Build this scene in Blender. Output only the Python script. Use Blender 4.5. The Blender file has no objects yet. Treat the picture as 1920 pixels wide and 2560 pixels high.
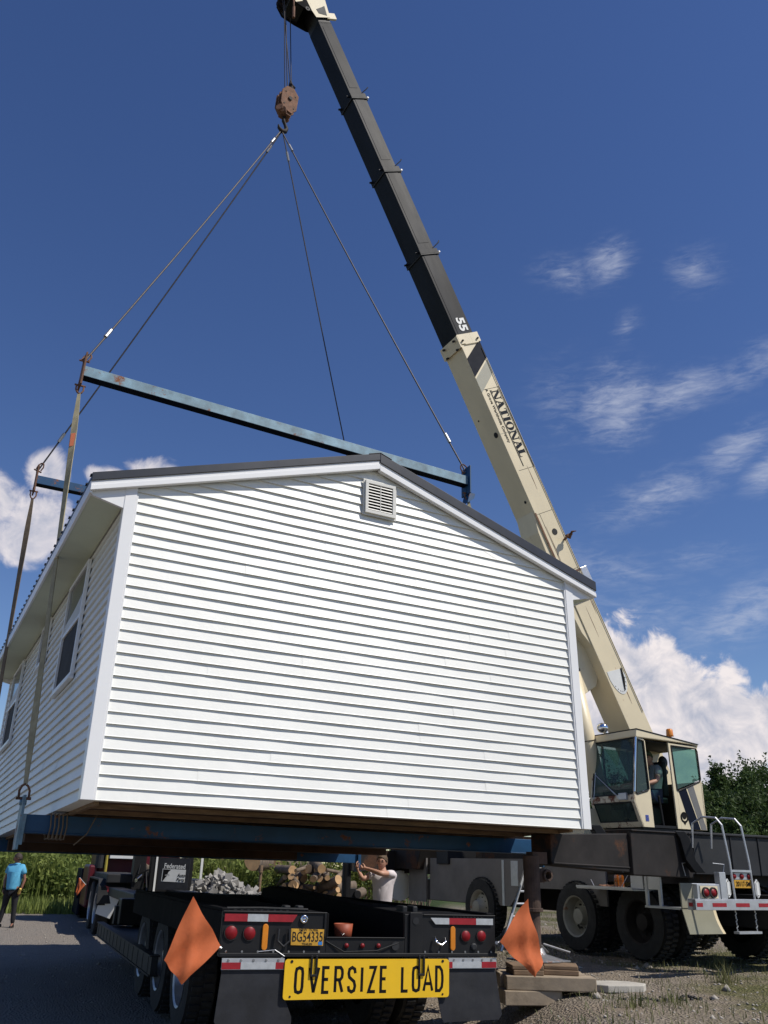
import bpy, bmesh, math, random
import numpy as np
from mathutils import Matrix, Vector, Euler
R = math.radians
random.seed(7)
S = bpy.context.scene
C = S.collection
# ------------------------------------------------------------------ helpers
def tag(o, label=None, cat=None, group=None, kind=None):
    if label: o['label'] = label
    if cat: o['category'] = cat
    if group: o['group'] = group
    if kind: o['kind'] = kind
    return o
def thing(name, label, cat, M=None, group=None):
    o = bpy.data.objects.new(name, None); C.objects.link(o)
    o.empty_display_size = .2
    if M is not None: o.matrix_world = M
    return tag(o, label, cat, group)
def frame(T, X, Y, Z):
    M = Matrix.Identity(4)
    for i, c in enumerate((X, Y, Z)):
        for k in range(3): M[k][i] = c[k]
    for k in range(3): M[k][3] = T[k]
    return M
def pose(T, yaw=0, pitch=0, roll=0):
    return Matrix.Translation(Vector(T)) @ Matrix.Rotation(R(yaw), 4, 'Z') @ Matrix.Rotation(R(pitch), 4, 'X') @ Matrix.Rotation(R(roll), 4, 'Y')
def copy_tree(o, parent=None):
    c = o.copy(); C.objects.link(c); c.parent = parent
    if parent: c.matrix_parent_inverse = o.matrix_parent_inverse.copy()
    for ch in list(o.children): copy_tree(ch, c)
    return c

class MB:
    """collects shapes; build() links them as one mesh object"""
    def __init__(s): s.v = []; s.f = []; s.mi = []; s.cur = 0
    def add(s, vs, fs, M=None):
        b = len(s.v)
        for p in vs:
            p = Vector(p)
            if M is not None: p = M @ p
            s.v.append(tuple(p))
        for f in fs: s.f.append([b + i for i in f]); s.mi.append(s.cur)
        return s
    def box(s, a, b, M=None):
        x0, y0, z0 = a; x1, y1, z1 = b
        if x0 > x1: x0, x1 = x1, x0
        if y0 > y1: y0, y1 = y1, y0
        if z0 > z1: z0, z1 = z1, z0
        vs = [(x0,y0,z0),(x1,y0,z0),(x1,y1,z0),(x0,y1,z0),(x0,y0,z1),(x1,y0,z1),(x1,y1,z1),(x0,y1,z1)]
        return s.add(vs, [(0,3,2,1),(4,5,6,7),(0,1,5,4),(1,2,6,5),(2,3,7,6),(3,0,4,7)], M)
    def prism(s, pts, axis, a, b, M=None):
        """polygon in the plane of the other two axes (cyclic order), extruded on axis from a to b"""
        n = len(pts)
        area = sum(pts[i][0]*pts[(i+1)%n][1]-pts[(i+1)%n][0]*pts[i][1] for i in range(n))
        if area < 0: pts = pts[::-1]
        def P(p, t):
            if axis == 'x': return (t, p[0], p[1])
            if axis == 'y': return (p[1], t, p[0])
            return (p[0], p[1], t)
        if a > b: a, b = b, a
        vs = [P(p, a) for p in pts] + [P(p, b) for p in pts]
        fs = [tuple(range(n-1, -1, -1)), tuple(range(n, 2*n))]
        fs += [(i, (i+1) % n, n+(i+1) % n, n+i) for i in range(n)]
        return s.add(vs, fs, M)
    def tube(s, pts, r, n=8, cap=True, M=None, flat=None):
        pts = [Vector(p) for p in pts]; m = len(pts)
        rr = r if isinstance(r, (list, tuple)) else [r]*m
        ref = Vector((0, 0, 1)); vs = []
        t0 = (pts[1]-pts[0]).normalized()
        if abs(t0.dot(ref)) > .9: ref = Vector((1, 0, 0))
        x = t0.cross(ref).normalized()
        for i in range(m):
            t = (pts[min(i+1, m-1)]-pts[max(i-1, 0)])
            if t.length < 1e-9: t = t0
            t.normalize()
            x = (x - t*x.dot(t))
            if x.length < 1e-6: x = t.orthogonal()
            x.normalize(); y = t.cross(x)
            k = flat if flat else 1
            for j in range(n):
                a = 2*math.pi*j/n
                vs.append(pts[i] + x*math.cos(a)*rr[i] + y*math.sin(a)*rr[i]*k)
        fs = [(i*n+j, i*n+(j+1) % n, (i+1)*n+(j+1) % n, (i+1)*n+j) for i in range(m-1) for j in range(n)]
        if cap: fs += [tuple(range(n-1, -1, -1)), tuple((m-1)*n+j for j in range(n))]
        return s.add(vs, fs, M)
    def cyl(s, a, b, r, n=16, M=None): return s.tube([a, b], r, n, True, M)
    def lathe(s, prof, axis, c, n=24, M=None):
        """prof [(t, r)] along axis through c; closed if it starts and ends at r=0"""
        vs = []; c = Vector(c)
        ax = dict(x=(Vector((1,0,0)), Vector((0,1,0)), Vector((0,0,1))), y=(Vector((0,1,0)), Vector((0,0,1)), Vector((1,0,0))), z=(Vector((0,0,1)), Vector((1,0,0)), Vector((0,1,0))))[axis]
        for t, r in prof:
            for j in range(n):
                a = 2*math.pi*j/n
                vs.append(c + ax[0]*t + ax[1]*math.cos(a)*r + ax[2]*math.sin(a)*r)
        m = len(prof)
        fs = [(i*n+j, i*n+(j+1) % n, (i+1)*n+(j+1) % n, (i+1)*n+j) for i in range(m-1) for j in range(n)]
        return s.add(vs, fs, M)
    def ell(s, c, r, nu=12, nv=8, M=None):
        vs = []; fs = []
        for i in range(nv+1):
            t = math.pi*i/nv
            for j in range(nu):
                a = 2*math.pi*j/nu
                vs.append((c[0]+r[0]*math.sin(t)*math.cos(a), c[1]+r[1]*math.sin(t)*math.sin(a), c[2]+r[2]*math.cos(t)))
        for i in range(nv):
            for j in range(nu):
                fs.append((i*nu+j, (i+1)*nu+j, (i+1)*nu+(j+1) % nu, i*nu+(j+1) % nu))
        return s.add(vs, fs, M)
    def quad(s, a, b, c, d, M=None): return s.add([a, b, c, d], [(0, 1, 2, 3)], M)
    def build(s, name, mat, parent=None, smooth=False, bev=0, kind=None, label=None):
        me = bpy.data.meshes.new(name)
        vs = s.v; loc = None
        if parent is None:
            a = np.array(vs); lo = a.min(0); hi = a.max(0)
            loc = ((lo[0]+hi[0])/2, (lo[1]+hi[1])/2, lo[2]); vs = [tuple(p) for p in (a-np.array(loc))]
        me.from_pydata(vs, [], s.f)
        mats = mat if isinstance(mat, (list, tuple)) else [mat]
        for m in mats: me.materials.append(m)
        if len(mats) > 1: me.polygons.foreach_set('material_index', s.mi)
        if smooth: me.polygons.foreach_set('use_smooth', [True]*len(me.polygons))
        me.update()
        o = bpy.data.objects.new(name, me); C.objects.link(o)
        if loc: o.location = loc
        if parent is not None: o.parent = parent
        if bev:
            b = o.modifiers.new('b', 'BEVEL'); b.width = bev; b.segments = 2; b.limit_method = 'ANGLE'; b.angle_limit = R(50)
        if kind: o['kind'] = kind
        if label: o['label'] = label
        return o
def B(a, b, M=None): return MB().box(a, b, M)

def text_mb(mb, txt, M, size, xs=1.0, bold=0.0, depth=.003, spacing=1.0, align='CENTER', shear=0.0):
    cu = bpy.data.curves.new('t', 'FONT'); cu.body = txt; cu.size = size; cu.offset = bold; cu.extrude = depth
    cu.align_x = align; cu.align_y = 'CENTER'; cu.space_character = spacing; cu.shear = shear; cu.resolution_u = 4
    ob = bpy.data.objects.new('t', cu); C.objects.link(ob)
    dg = bpy.context.evaluated_depsgraph_get(); dg.update()
    me = bpy.data.meshes.new_from_object(ob.evaluated_get(dg))
    mb.add([(v.co.x*xs, v.co.y, v.co.z) for v in me.vertices], [tuple(p.vertices) for p in me.polygons], M)
    bpy.data.objects.remove(ob); bpy.data.curves.remove(cu); bpy.data.meshes.remove(me)
    return mb
# ------------------------------------------------------------------ materials
def node(nt, t, **k):
    n = nt.nodes.new(t)
    for a, v in k.items(): setattr(n, a, v)
    return n
def pbr(name, col, rough=.6, metal=0, var=.15, vs=3.0, rust=0, rcol=(.16, .06, .025), rs=4.0, bump=0, bs=40, spec=None, dirt=0, coat=0, coords='Object', stretch=(1, 1, 1)):
    m = bpy.data.materials.new(name); m.use_nodes = True; nt = m.node_tree; b = nt.nodes['Principled BSDF']; L = nt.links
    tc = node(nt, 'ShaderNodeTexCoord'); mp = node(nt, 'ShaderNodeMapping'); mp.inputs['Scale'].default_value = stretch
    L.new(tc.outputs[coords], mp.inputs[0])
    def nz(sc, det=6, ro=.6):
        n = node(nt, 'ShaderNodeTexNoise'); n.inputs['Scale'].default_value = sc; n.inputs['Detail'].default_value = det; n.inputs['Roughness'].default_value = ro
        L.new(mp.outputs[0], n.inputs['Vector']); return n.outputs['Fac']
    def ramp(src, a, c):
        r = node(nt, 'ShaderNodeMapRange'); r.inputs[1].default_value = a; r.inputs[2].default_value = c; L.new(src, r.inputs[0]); return r.outputs[0]
    def mix(f, a, c):
        x = node(nt, 'ShaderNodeMix', data_type='RGBA'); 
        if isinstance(f, (int, float)): x.inputs[0].default_value = f
        else: L.new(f, x.inputs[0])
        for i, q in ((6, a), (7, c)):
            if isinstance(q, tuple): x.inputs[i].default_value = q+(1,)
            else: L.new(q, x.inputs[i])
        return x.outputs[2]
    dk = tuple(max(0, c*(1-var)) for c in col); lt = tuple(min(1, c*(1+var)) for c in col)
    out = mix(ramp(nz(vs), .3, .7), dk, lt)
    if dirt:
        out = mix(ramp(nz(vs*.35, 8, .7), .48, .75), out, tuple(c*(1-dirt)+.08*dirt for c in col))
    if rust:
        k = ramp(nz(rs, 10, .72), 1-rust-.03, 1-rust+.04)
        out = mix(k, out, mix(ramp(nz(30), .3, .7), rcol, tuple(c*1.9 for c in rcol)))
        rr = node(nt, 'ShaderNodeMapRange'); rr.inputs[3].default_value = rough; rr.inputs[4].default_value = .9; L.new(k, rr.inputs[0]); L.new(rr.outputs[0], b.inputs['Roughness'])
    else:
        rr = node(nt, 'ShaderNodeMapRange'); rr.inputs[3].default_value = rough*.85; rr.inputs[4].default_value = min(1, rough*1.15); L.new(nz(vs*2.3), rr.inputs[0]); L.new(rr.outputs[0], b.inputs['Roughness'])
    L.new(out, b.inputs['Base Color']); b.inputs['Metallic'].default_value = metal
    if spec is not None: b.inputs['Specular IOR Level'].default_value = spec
    if coat: b.inputs['Coat Weight'].default_value = coat
    if bump:
        bp = node(nt, 'ShaderNodeBump'); bp.inputs['Strength'].default_value = 1; bp.inputs['Distance'].default_value = bump
        L.new(nz(bs, 6, .65), bp.inputs['Height']); L.new(bp.outputs[0], b.inputs['Normal'])
    return m
def glass(name, col=(.55, .75, .68), alpha=.35, rough=.02):
    m = bpy.data.materials.new(name); m.use_nodes = True; nt = m.node_tree; b = nt.nodes['Principled BSDF']
    b.inputs['Base Color'].default_value = tuple(c*.3 for c in col)+(1,); b.inputs['Roughness'].default_value = rough
    tr = node(nt, 'ShaderNodeBsdfTransparent'); tr.inputs[0].default_value = col+(1,)
    mx = node(nt, 'ShaderNodeMixShader'); mx.inputs[0].default_value = 1-alpha
    nt.links.new(b.outputs[0], mx.inputs[1]); nt.links.new(tr.outputs[0], mx.inputs[2])
    nt.links.new(mx.outputs[0], nt.nodes['Material Output'].inputs[0])
    return m
def fabric(name, col, trans=.4):
    m = pbr(name, col, .85, var=.12, vs=6, bump=.002, bs=30)
    nt = m.node_tree; b = nt.nodes['Principled BSDF']
    t = node(nt, 'ShaderNodeBsdfTranslucent'); t.inputs[0].default_value = col+(1,)
    mx = node(nt, 'ShaderNodeMixShader'); mx.inputs[0].default_value = trans
    nt.links.new(b.outputs[0], mx.inputs[1]); nt.links.new(t.outputs[0], mx.inputs[2]); nt.links.new(mx.outputs[0], nt.nodes['Material Output'].inputs[0])
    return m
M_ = dict(
 rust_dark=pbr('dark_rust', (.075, .045, .032), .85, 0, var=.5, vs=5, bump=.003, bs=30),
 matte=pbr('matte_black', (.008, .008, .009), .85, 0, var=.3, vs=3, dirt=.05, spec=.1),
 vinyl=pbr('white_vinyl', (.80, .80, .75), .42, var=.03, vs=1.2, dirt=.07, bump=.0025, bs=5, rust=.262, rs=13, rcol=(.12, .07, .04)),
 trim=pbr('white_trim', (.80, .80, .79), .35, var=.02, vs=2),
 soffit=pbr('soffit', (.62, .66, .50), .5, var=.05, vs=2, dirt=.1),
 roof=pbr('roof_metal', (.035, .037, .042), .38, .3, var=.2, vs=2, spec=.6),
 plywood=pbr('plywood', (.075, .038, .02), .85, var=.45, vs=2, stretch=(1, 6, 1), dirt=.3),
 timber=pbr('timber', (.20, .13, .075), .85, var=.35, vs=5, stretch=(1, 1, 6), bump=.003, bs=20, dirt=.4),
 timber_grey=pbr('timber_grey', (.33, .26, .18), .9, var=.3, vs=5, stretch=(1, 4, 1), bump=.003, bs=20, dirt=.3),
 blue=pbr('blue_paint', (.006, .055, .135), .5, .1, var=.2, vs=4, rust=.36, rs=5),
 blue_pale=pbr('blue_worn', (.15, .25, .31), .55, .05, var=.45, vs=6, rust=.385, rs=3.5, dirt=.2),
 steel=pbr('bare_steel', (.30, .30, .30), .45, .7, var=.25, vs=8, rust=.4, rs=8),
 galv=pbr('galvanised', (.50, .51, .53), .4, .55, var=.12, vs=10),
 chrome=pbr('chrome', (.75, .76, .78), .12, 1, var=.05),
 rusty=pbr('rusty_iron', (.17, .085, .05), .85, .1, var=.5, vs=7, bump=.003, bs=30),
 rusty2=pbr('rust_black', (.022, .019, .018), .7, .0, var=.4, vs=3, rust=.41, rcol=(.05, .024, .014), rs=1.6, spec=.25),
 rope=pbr('wire_rope', (.05, .045, .045), .6, .5, var=.3, vs=30),
 web=pbr('webbing', (.34, .30, .19), .9, var=.25, vs=9, dirt=.3, bump=.001, bs=200),
 web_dark=pbr('webbing_dark', (.16, .12, .08), .9, var=.3, vs=9, dirt=.3),
 cream=pbr('cream_paint', (.72, .62, .42), .42, var=.07, vs=1.5, rust=.315, rcol=(.20, .08, .03), rs=5, dirt=.16, bump=.001, bs=3, stretch=(1, .6, 1)),
 cream_cab=pbr('cream_paint_cab', (.74, .64, .44), .4, var=.05, vs=2, rust=.30, rcol=(.16, .06, .025), rs=4, dirt=.15),
 black=pbr('black_paint', (.010, .010, .011), .5, 0, var=.3, vs=3, dirt=.06, spec=.3),
 black_boom=pbr('black_boom_paint', (.007, .009, .014), .5, 0, var=.6, vs=2.5, dirt=.08, spec=.12, stretch=(1, .25, 1)),
 dgrey=pbr('dark_grey_paint', (.022, .023, .025), .6, 0, var=.3, vs=3, dirt=.12, spec=.3),
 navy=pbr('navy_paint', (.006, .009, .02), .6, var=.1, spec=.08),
 khaki=pbr('grey_stripe', (.30, .29, .22), .45, var=.1),
 grey=pbr('grey_stripe_dark', (.16, .155, .15), .45, var=.1),
 rubber=pbr('tyre_rubber', (.018, .018, .018), .85, var=.35, vs=12, bump=.003, bs=60, dirt=.3),
 flap=pbr('mudflap_rubber', (.012, .013, .017), .7, var=.5, vs=5, dirt=.3, bump=.003, bs=4),
 rim=pbr('painted_rim', (.27, .26, .22), .5, var=.15, vs=6, rust=.38, rs=4),
 alu=pbr('alu_rim', (.38, .39, .41), .35, .6, var=.2, vs=8),
 red=pbr('red_lens', (.20, .006, .01), .45, var=.15, spec=.3),
 redtape=pbr('red_tape', (.30, .012, .02), .4, var=.15, vs=20),
 whitetape=pbr('white_tape', (.42, .44, .45), .4, var=.15, vs=20),
 amber=pbr('amber_lens', (.62, .20, .01), .3, var=.15, coat=.5),
 yellow=pbr('yellow_sign', (.86, .52, .012), .45, var=.06, vs=3, dirt=.1, rust=.3, rcol=(.10, .06, .02), rs=6),
 plate=pbr('plate_yellow', (.55, .30, .03), .5, var=.2, vs=20, dirt=.2),
 ink=pbr('black_ink', (.008, .007, .007), .7, var=.1, spec=.15),
 inkn=pbr('navy_ink', (.006, .010, .02), .7, var=.1, spec=.15),
 white=pbr('white_paint', (.72, .72, .69), .45, var=.06, vs=4, dirt=.1),
 dirtywhite=pbr('dirty_white', (.16, .15, .145), .7, var=.25, vs=2, dirt=.3),
 maroon=pbr('maroon_paint', (.09, .006, .012), .4, 0, var=.15),
 flag=fabric('orange_flag', (.62, .155, .05), .25),
 skin=pbr('skin', (.50, .27, .18), .5, var=.08, vs=20),
 skin2=pbr('skin_tan', (.24, .11, .07), .5, var=.08, vs=20),
 hair=pbr('brown_hair', (.10, .06, .03), .7, var=.4, vs=60, bump=.004, bs=90),
 hair2=pbr('dark_hair', (.035, .022, .016), .7, var=.4, vs=60, bump=.004, bs=90),
 tshirt=pbr('white_tshirt', (.66, .60, .60), .9, var=.06, vs=8, bump=.006, bs=7),
 polo=pbr('blue_polo', (.10, .38, .58), .85, var=.1, vs=8, bump=.008, bs=7),
 trousers=pbr('black_trousers', (.012, .012, .016), .9, var=.2, vs=8, bump=.008, bs=6),
 jeans=pbr('jeans', (.06, .08, .13), .9, var=.2, vs=8),
 greyshirt=pbr('grey_tshirt', (.30, .32, .31), .9, var=.1, vs=8),
 cap=pbr('camo_cap', (.10, .12, .06), .9, var=.6, vs=30),
 shoe=pbr('shoe', (.015, .013, .012), .5),
 eye=pbr('eye_dark', (.03, .02, .02), .3),
 lip=pbr('lip', (.28, .10, .08), .5),
 dark=pbr('dark_interior', (.012, .012, .013), .8),
 screen=pbr('dark_screen', (.012, .010, .012), .8, var=.15, vs=2),
 pane=pbr('window_glass', (.05, .06, .05), .12, .0, var=.1, vs=1.5, spec=.6),
 reflection_white=pbr('white_reflection', (.60, .62, .62), .7, var=.06),
 glass=glass('cab_glass', (.50, .74, .66), .30), glass_d=glass('cab_glass_dark', (.28, .40, .38), .45),
 bark=pbr('bark', (.16, .12, .085), .9, var=.45, vs=6, bump=.01, bs=14, stretch=(1, 1, .25)),
 woodend=pbr('cut_wood', (.50, .31, .15), .8, var=.25, vs=6),
 concrete=pbr('rubble', (.30, .285, .26), .9, var=.3, vs=2.5, bump=.006, bs=20),
 slab=pbr('slab', (.45, .42, .36), .9, var=.2, vs=3, bump=.004, bs=15, dirt=.2),
 cola=pbr('cola', (.25, .07, .01), .1, coat=1), capblue=pbr('blue_cap', (.02, .04, .5), .4),
 orange=pbr('orange_bucket', (.32, .07, .03), .6, var=.3, vs=5, dirt=.4),
 stainless=pbr('tread_plate', (.55, .56, .58), .3, .8, var=.1, bump=.004, bs=70),
)
# ------------------------------------------------------------------ ground height
def sm(t): t = max(0., min(1., t)); return t*t*(3-2*t)
def gz(x, y):
    r = .47*sm((x-.8-.02*max(0, y-9))/1.2)
    r += .12*sm((y-14)/12)*(1-sm((x-.8)/.9))
    r += .025*math.sin(x*.9+y*.3)*math.cos(y*.7-x*.2)*sm((y-6)/3)
    if y > 30: r += .015*(y-30)*(1-sm((y-60)/40)) if y < 100 else 0
    return r + .06
SUN_AZ_DEG, SUN_EL_DEG, SUN_E, SKY_STR, SKY_SAT, SKY_VAL, SKY_HUE, EXPO = 110, 52, 3.95, .083, 1.19, 1.06, .514, .17
# ================================================================== SETTING
def mk_ground():
    xs = sorted(set([round(v, 3) for v in np.concatenate([np.linspace(-400, -20, 20), np.linspace(-20, 20, 201), np.linspace(20, 400, 20)])]))
    ys = sorted(set([round(v, 3) for v in np.concatenate([np.linspace(-60, 0, 12), np.linspace(0, 36, 181), np.linspace(36, 120, 30), np.linspace(120, 700, 12)])]))
    v = [(x, y, gz(x, y)+random.uniform(-.012, .012)*(abs(x) < 20 and 0 < y < 36)) for y in ys for x in xs]
    n = len(xs); f = [(j*n+i, j*n+i+1, (j+1)*n+i+1, (j+1)*n+i) for j in range(len(ys)-1) for i in range(n-1)]
    me = bpy.data.meshes.new('ground'); me.from_pydata(v, [], f); me.polygons.foreach_set('use_smooth', [True]*len(f))
    m = bpy.data.materials.new('ground_gravel'); m.use_nodes = True; nt = m.node_tree; b = nt.nodes['Principled BSDF']; L = nt.links
    geo = node(nt, 'ShaderNodeNewGeometry')
    def nz(sc, det=6, ro=.6):
        n_ = node(nt, 'ShaderNodeTexNoise'); n_.inputs['Scale'].default_value = sc; n_.inputs['Detail'].default_value = det; n_.inputs['Roughness'].default_value = ro
        L.new(geo.outputs['Position'], n_.inputs['Vector']); return n_.outputs['Fac']
    def vor(sc):
        n_ = node(nt, 'ShaderNodeTexVoronoi'); n_.inputs['Scale'].default_value = sc; L.new(geo.outputs['Position'], n_.inputs['Vector']); return n_
    def ramp(src, a, c, o0=0., o1=1.):
        r = node(nt, 'ShaderNodeMapRange'); r.inputs[1].default_value = a; r.inputs[2].default_value = c; r.inputs[3].default_value = o0; r.inputs[4].default_value = o1; L.new(src, r.inputs[0]); return r.outputs[0]
    def mix(f_, a, c, bt='MIX'):
        x = node(nt, 'ShaderNodeMix', data_type='RGBA', blend_type=bt)
        if isinstance(f_, (int, float)): x.inputs[0].default_value = f_
        else: L.new(f_, x.inputs[0])
        for i, q in ((6, a), (7, c)):
            if isinstance(q, tuple): x.inputs[i].default_value = q+(1,)
            else: L.new(q, x.inputs[i])
        return x.outputs[2]
    v1 = vor(38); v2 = vor(90)
    stone = mix(ramp(v1.outputs['Color'], .1, .9), (.11, .09, .07), (.38, .325, .26))
    stone2 = mix(ramp(v2.outputs['Color'], .1, .9), (.13, .11, .085), (.31, .265, .215))
    base = mix(.5, stone, stone2)
    base = mix(ramp(nz(.8), .35, .65), base, mix(.6, base, (.27, .21, .145)))
    # greyer hard-packed drive to the left
    sx = node(nt, 'ShaderNodeSeparateXYZ'); L.new(geo.outputs['Position'], sx.inputs[0])
    base = mix(ramp(sx.outputs[0], .5, -2.5), base, mix(.55, base, (.27, .25, .23)))
    # thin grass to the right
    gm = node(nt, 'ShaderNodeMath', operation='MULTIPLY'); L.new(ramp(nz(.55, 8, .65), .46, .60), gm.inputs[0]); L.new(ramp(sx.outputs[0], 1.6, 3.5), gm.inputs[1])
    base = mix(gm.outputs[0], base, mix(ramp(nz(14), .3, .7), (.075, .085, .03), (.16, .14, .06)))
    far = node(nt, 'ShaderNodeMath', operation='MAXIMUM'); L.new(ramp(sx.outputs[1], 27, 31), far.inputs[0]); L.new(ramp(sx.outputs[1], 60, 61), far.inputs[1])
    base = mix(far.outputs[0], base, (.06, .09, .025))
    L.new(base, b.inputs['Base Color']); b.inputs['Roughness'].default_value = .95; b.inputs['Specular IOR Level'].default_value = .2
    bp = node(nt, 'ShaderNodeBump'); bp.inputs['Strength'].default_value = 1; bp.inputs['Distance'].default_value = .03
    ad = node(nt, 'ShaderNodeMath', operation='ADD'); L.new(v1.outputs['Distance'], ad.inputs[0]); L.new(nz(9, 8, .7), ad.inputs[1]); L.new(ad.outputs[0], bp.inputs['Height']); L.new(bp.outputs[0], b.inputs['Normal'])
    me.materials.append(m); o = bpy.data.objects.new('ground', me); C.objects.link(o); tag(o, kind='structure')
mk_ground()

def fast(name, V, F, mat, loc=(0, 0, 0), matidx=None):
    me = bpy.data.meshes.new(name); V = np.asarray(V, dtype=np.float32); F = np.asarray(F, dtype=np.int32); k = F.shape[1]
    me.vertices.add(len(V)); me.vertices.foreach_set('co', V.ravel()); me.loops.add(F.size); me.loops.foreach_set('vertex_index', F.ravel())
    me.polygons.add(len(F)); me.polygons.foreach_set('loop_start', np.arange(0, F.size, k)); me.polygons.foreach_set('loop_total', np.full(len(F), k))
    mats = mat if isinstance(mat, list) else [mat]
    for m in mats: me.materials.append(m)
    if matidx is not None: me.polygons.foreach_set('material_index', np.asarray(matidx, dtype=np.int32))
    me.update(); me.validate(); o = bpy.data.objects.new(name, me); C.objects.link(o); o.location = loc; return o
rng = np.random.default_rng(5)
def leafmat(name, a, b, sc=1.5, trans=.3):
    m = bpy.data.materials.new(name); m.use_nodes = True; nt = m.node_tree; p = nt.nodes['Principled BSDF']; L = nt.links
    g = node(nt, 'ShaderNodeNewGeometry'); n_ = node(nt, 'ShaderNodeTexNoise'); n_.inputs['Scale'].default_value = sc; L.new(g.outputs['Position'], n_.inputs['Vector'])
    mx = node(nt, 'ShaderNodeMix', data_type='RGBA'); mx.inputs[6].default_value = a+(1,); mx.inputs[7].default_value = b+(1,)
    ad = node(nt, 'ShaderNodeMath', operation='ADD'); ml = node(nt, 'ShaderNodeMath', operation='MULTIPLY'); ml.inputs[1].default_value = .6
    L.new(g.outputs['Random Per Island'], ml.inputs[0]); L.new(ml.outputs[0], ad.inputs[0]); r = node(nt, 'ShaderNodeMapRange'); r.inputs[1].default_value = .35; r.inputs[2].default_value = .65; r.inputs[4].default_value = .5; L.new(n_.outputs[0], r.inputs[0]); L.new(r.outputs[0], ad.inputs[1])
    L.new(ad.outputs[0], mx.inputs[0]); L.new(mx.outputs[2], p.inputs['Base Color']); p.inputs['Roughness'].default_value = .6; p.inputs['Specular IOR Level'].default_value = .25
    t = node(nt, 'ShaderNodeBsdfTranslucent'); L.new(mx.outputs[2], t.inputs[0]); ms = node(nt, 'ShaderNodeMixShader'); ms.inputs[0].default_value = trans
    L.new(p.outputs[0], ms.inputs[1]); L.new(t.outputs[0], ms.inputs[2]); L.new(ms.outputs[0], nt.nodes['Material Output'].inputs[0]); return m
LEAF = leafmat('tree_leaves', (.025, .045, .014), (.085, .13, .035), .8)
WEED = leafmat('weed_leaves', (.10, .15, .03), (.30, .35, .10), 1.1, .38)
BUSH = leafmat('bush_leaves', (.06, .10, .02), (.22, .24, .05), 2, .35)
GRASS = leafmat('grass_blades', (.07, .10, .03), (.22, .21, .09), 2, .3)

def blades(pts, h, w, lean, seg=2):
    """tapered bent blades; pts (n,3), h (n,)"""
    n = len(pts); a = rng.uniform(0, 2*np.pi, n); dx = np.stack([np.cos(a), np.sin(a), np.zeros(n)], 1); sd = np.stack([-np.sin(a), np.cos(a), np.zeros(n)], 1)
    l = (rng.uniform(0, 1, n)*lean*h)[:, None]; up = np.array([0, 0, 1.])
    V = np.zeros((n, 5, 3)); V[:, 0] = pts-sd*w/2; V[:, 1] = pts+sd*w/2
    mid = pts+up*(h*.55)[:, None]+dx*l*.35; V[:, 2] = mid+sd*w*.42; V[:, 3] = mid-sd*w*.42; V[:, 4] = pts+up*h[:, None]+dx*l
    b = (np.arange(n)*5)[:, None]
    T = np.concatenate([b+np.array([[0, 1, 2]]), b+np.array([[0, 2, 3]]), b+np.array([[3, 2, 4]])])
    return V.reshape(-1, 3), T
def leaves(cent, size):
    n = len(cent); u = rng.normal(size=(n, 3)); u /= np.linalg.norm(u, axis=1)[:, None]; w = rng.normal(size=(n, 3)); w -= u*(u*w).sum(1)[:, None]; w /= np.linalg.norm(w, axis=1)[:, None]
    s = (size*rng.uniform(.6, 1.3, n))[:, None]
    V = np.stack([cent-u*s, cent+w*s*.5, cent+u*s, cent-w*s*.5], 1).reshape(-1, 3)
    return V, (np.arange(n)*4)[:, None]+np.array([[0, 1, 2, 3]])
def gzv(x, y): return np.array([gz(a, b) for a, b in zip(x, y)])
# bank of tall weeds behind the drive
def weed_bank():
    n = 30000; x = rng.uniform(-20, -2.2, n); y = rng.uniform(26.3, 31.5, n)+1.2*np.sin(x*.55)-(x+8)*.12
    z = gzv(x, y); h = rng.uniform(.7, 1.5, n)*(1+.35*np.sin(x*1.3+y)) + np.clip((y-27)/4, 0, 1)*.9
    V, F = blades(np.stack([x, y, z], 1), h, .022, .45)
    k = 95000; j = rng.integers(0, n, k); t = rng.uniform(.1, 1, k); c = np.stack([x[j], y[j], z[j]+h[j]*t], 1)+rng.normal(size=(k, 3))*.07
    V2, F2 = leaves(c, .085)
    V2t = np.concatenate([F2[:, [0, 1, 2]], F2[:, [0, 2, 3]]])+len(V)
    tag(fast('weeds', np.concatenate([V, V2]), np.concatenate([F, V2t]), WEED), 'tall green weeds growing along the far side of the gravel drive', 'weeds', kind='stuff')
    n = 16000; x = rng.uniform(-19, -2.5, n); y = 25.3+1.2*np.sin(x*.55)-(x+8)*.12+rng.uniform(-.9, 2.2, n)
    V, F = blades(np.stack([x, y, gzv(x, y)], 1), rng.uniform(.1, .45, n), .03, .5)
    tag(fast('grass_verge', V, F, WEED), 'low green grass at the foot of the weeds by the gravel drive', 'grass', kind='stuff')
weed_bank()
def grass_right():
    n = 60000; x = rng.uniform(1.2, 14, n); y = rng.uniform(7.0, 26, n)
    keep = (np.sin(x*1.7+1)*np.cos(y*1.1)+.6*np.sin(x*4.1+y*3.3)+rng.normal(size=n)*.45) > .62
    x = x[keep]; y = y[keep]
    V, F = blades(np.stack([x, y, gzv(x, y)], 1), rng.uniform(.02, .10, len(x)), .007, 1.1)
    tag(fast('sparse_grass', V, F, GRASS), 'thin patchy grass growing through the gravel by the crane', 'grass', kind='stuff')
grass_right()
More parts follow.
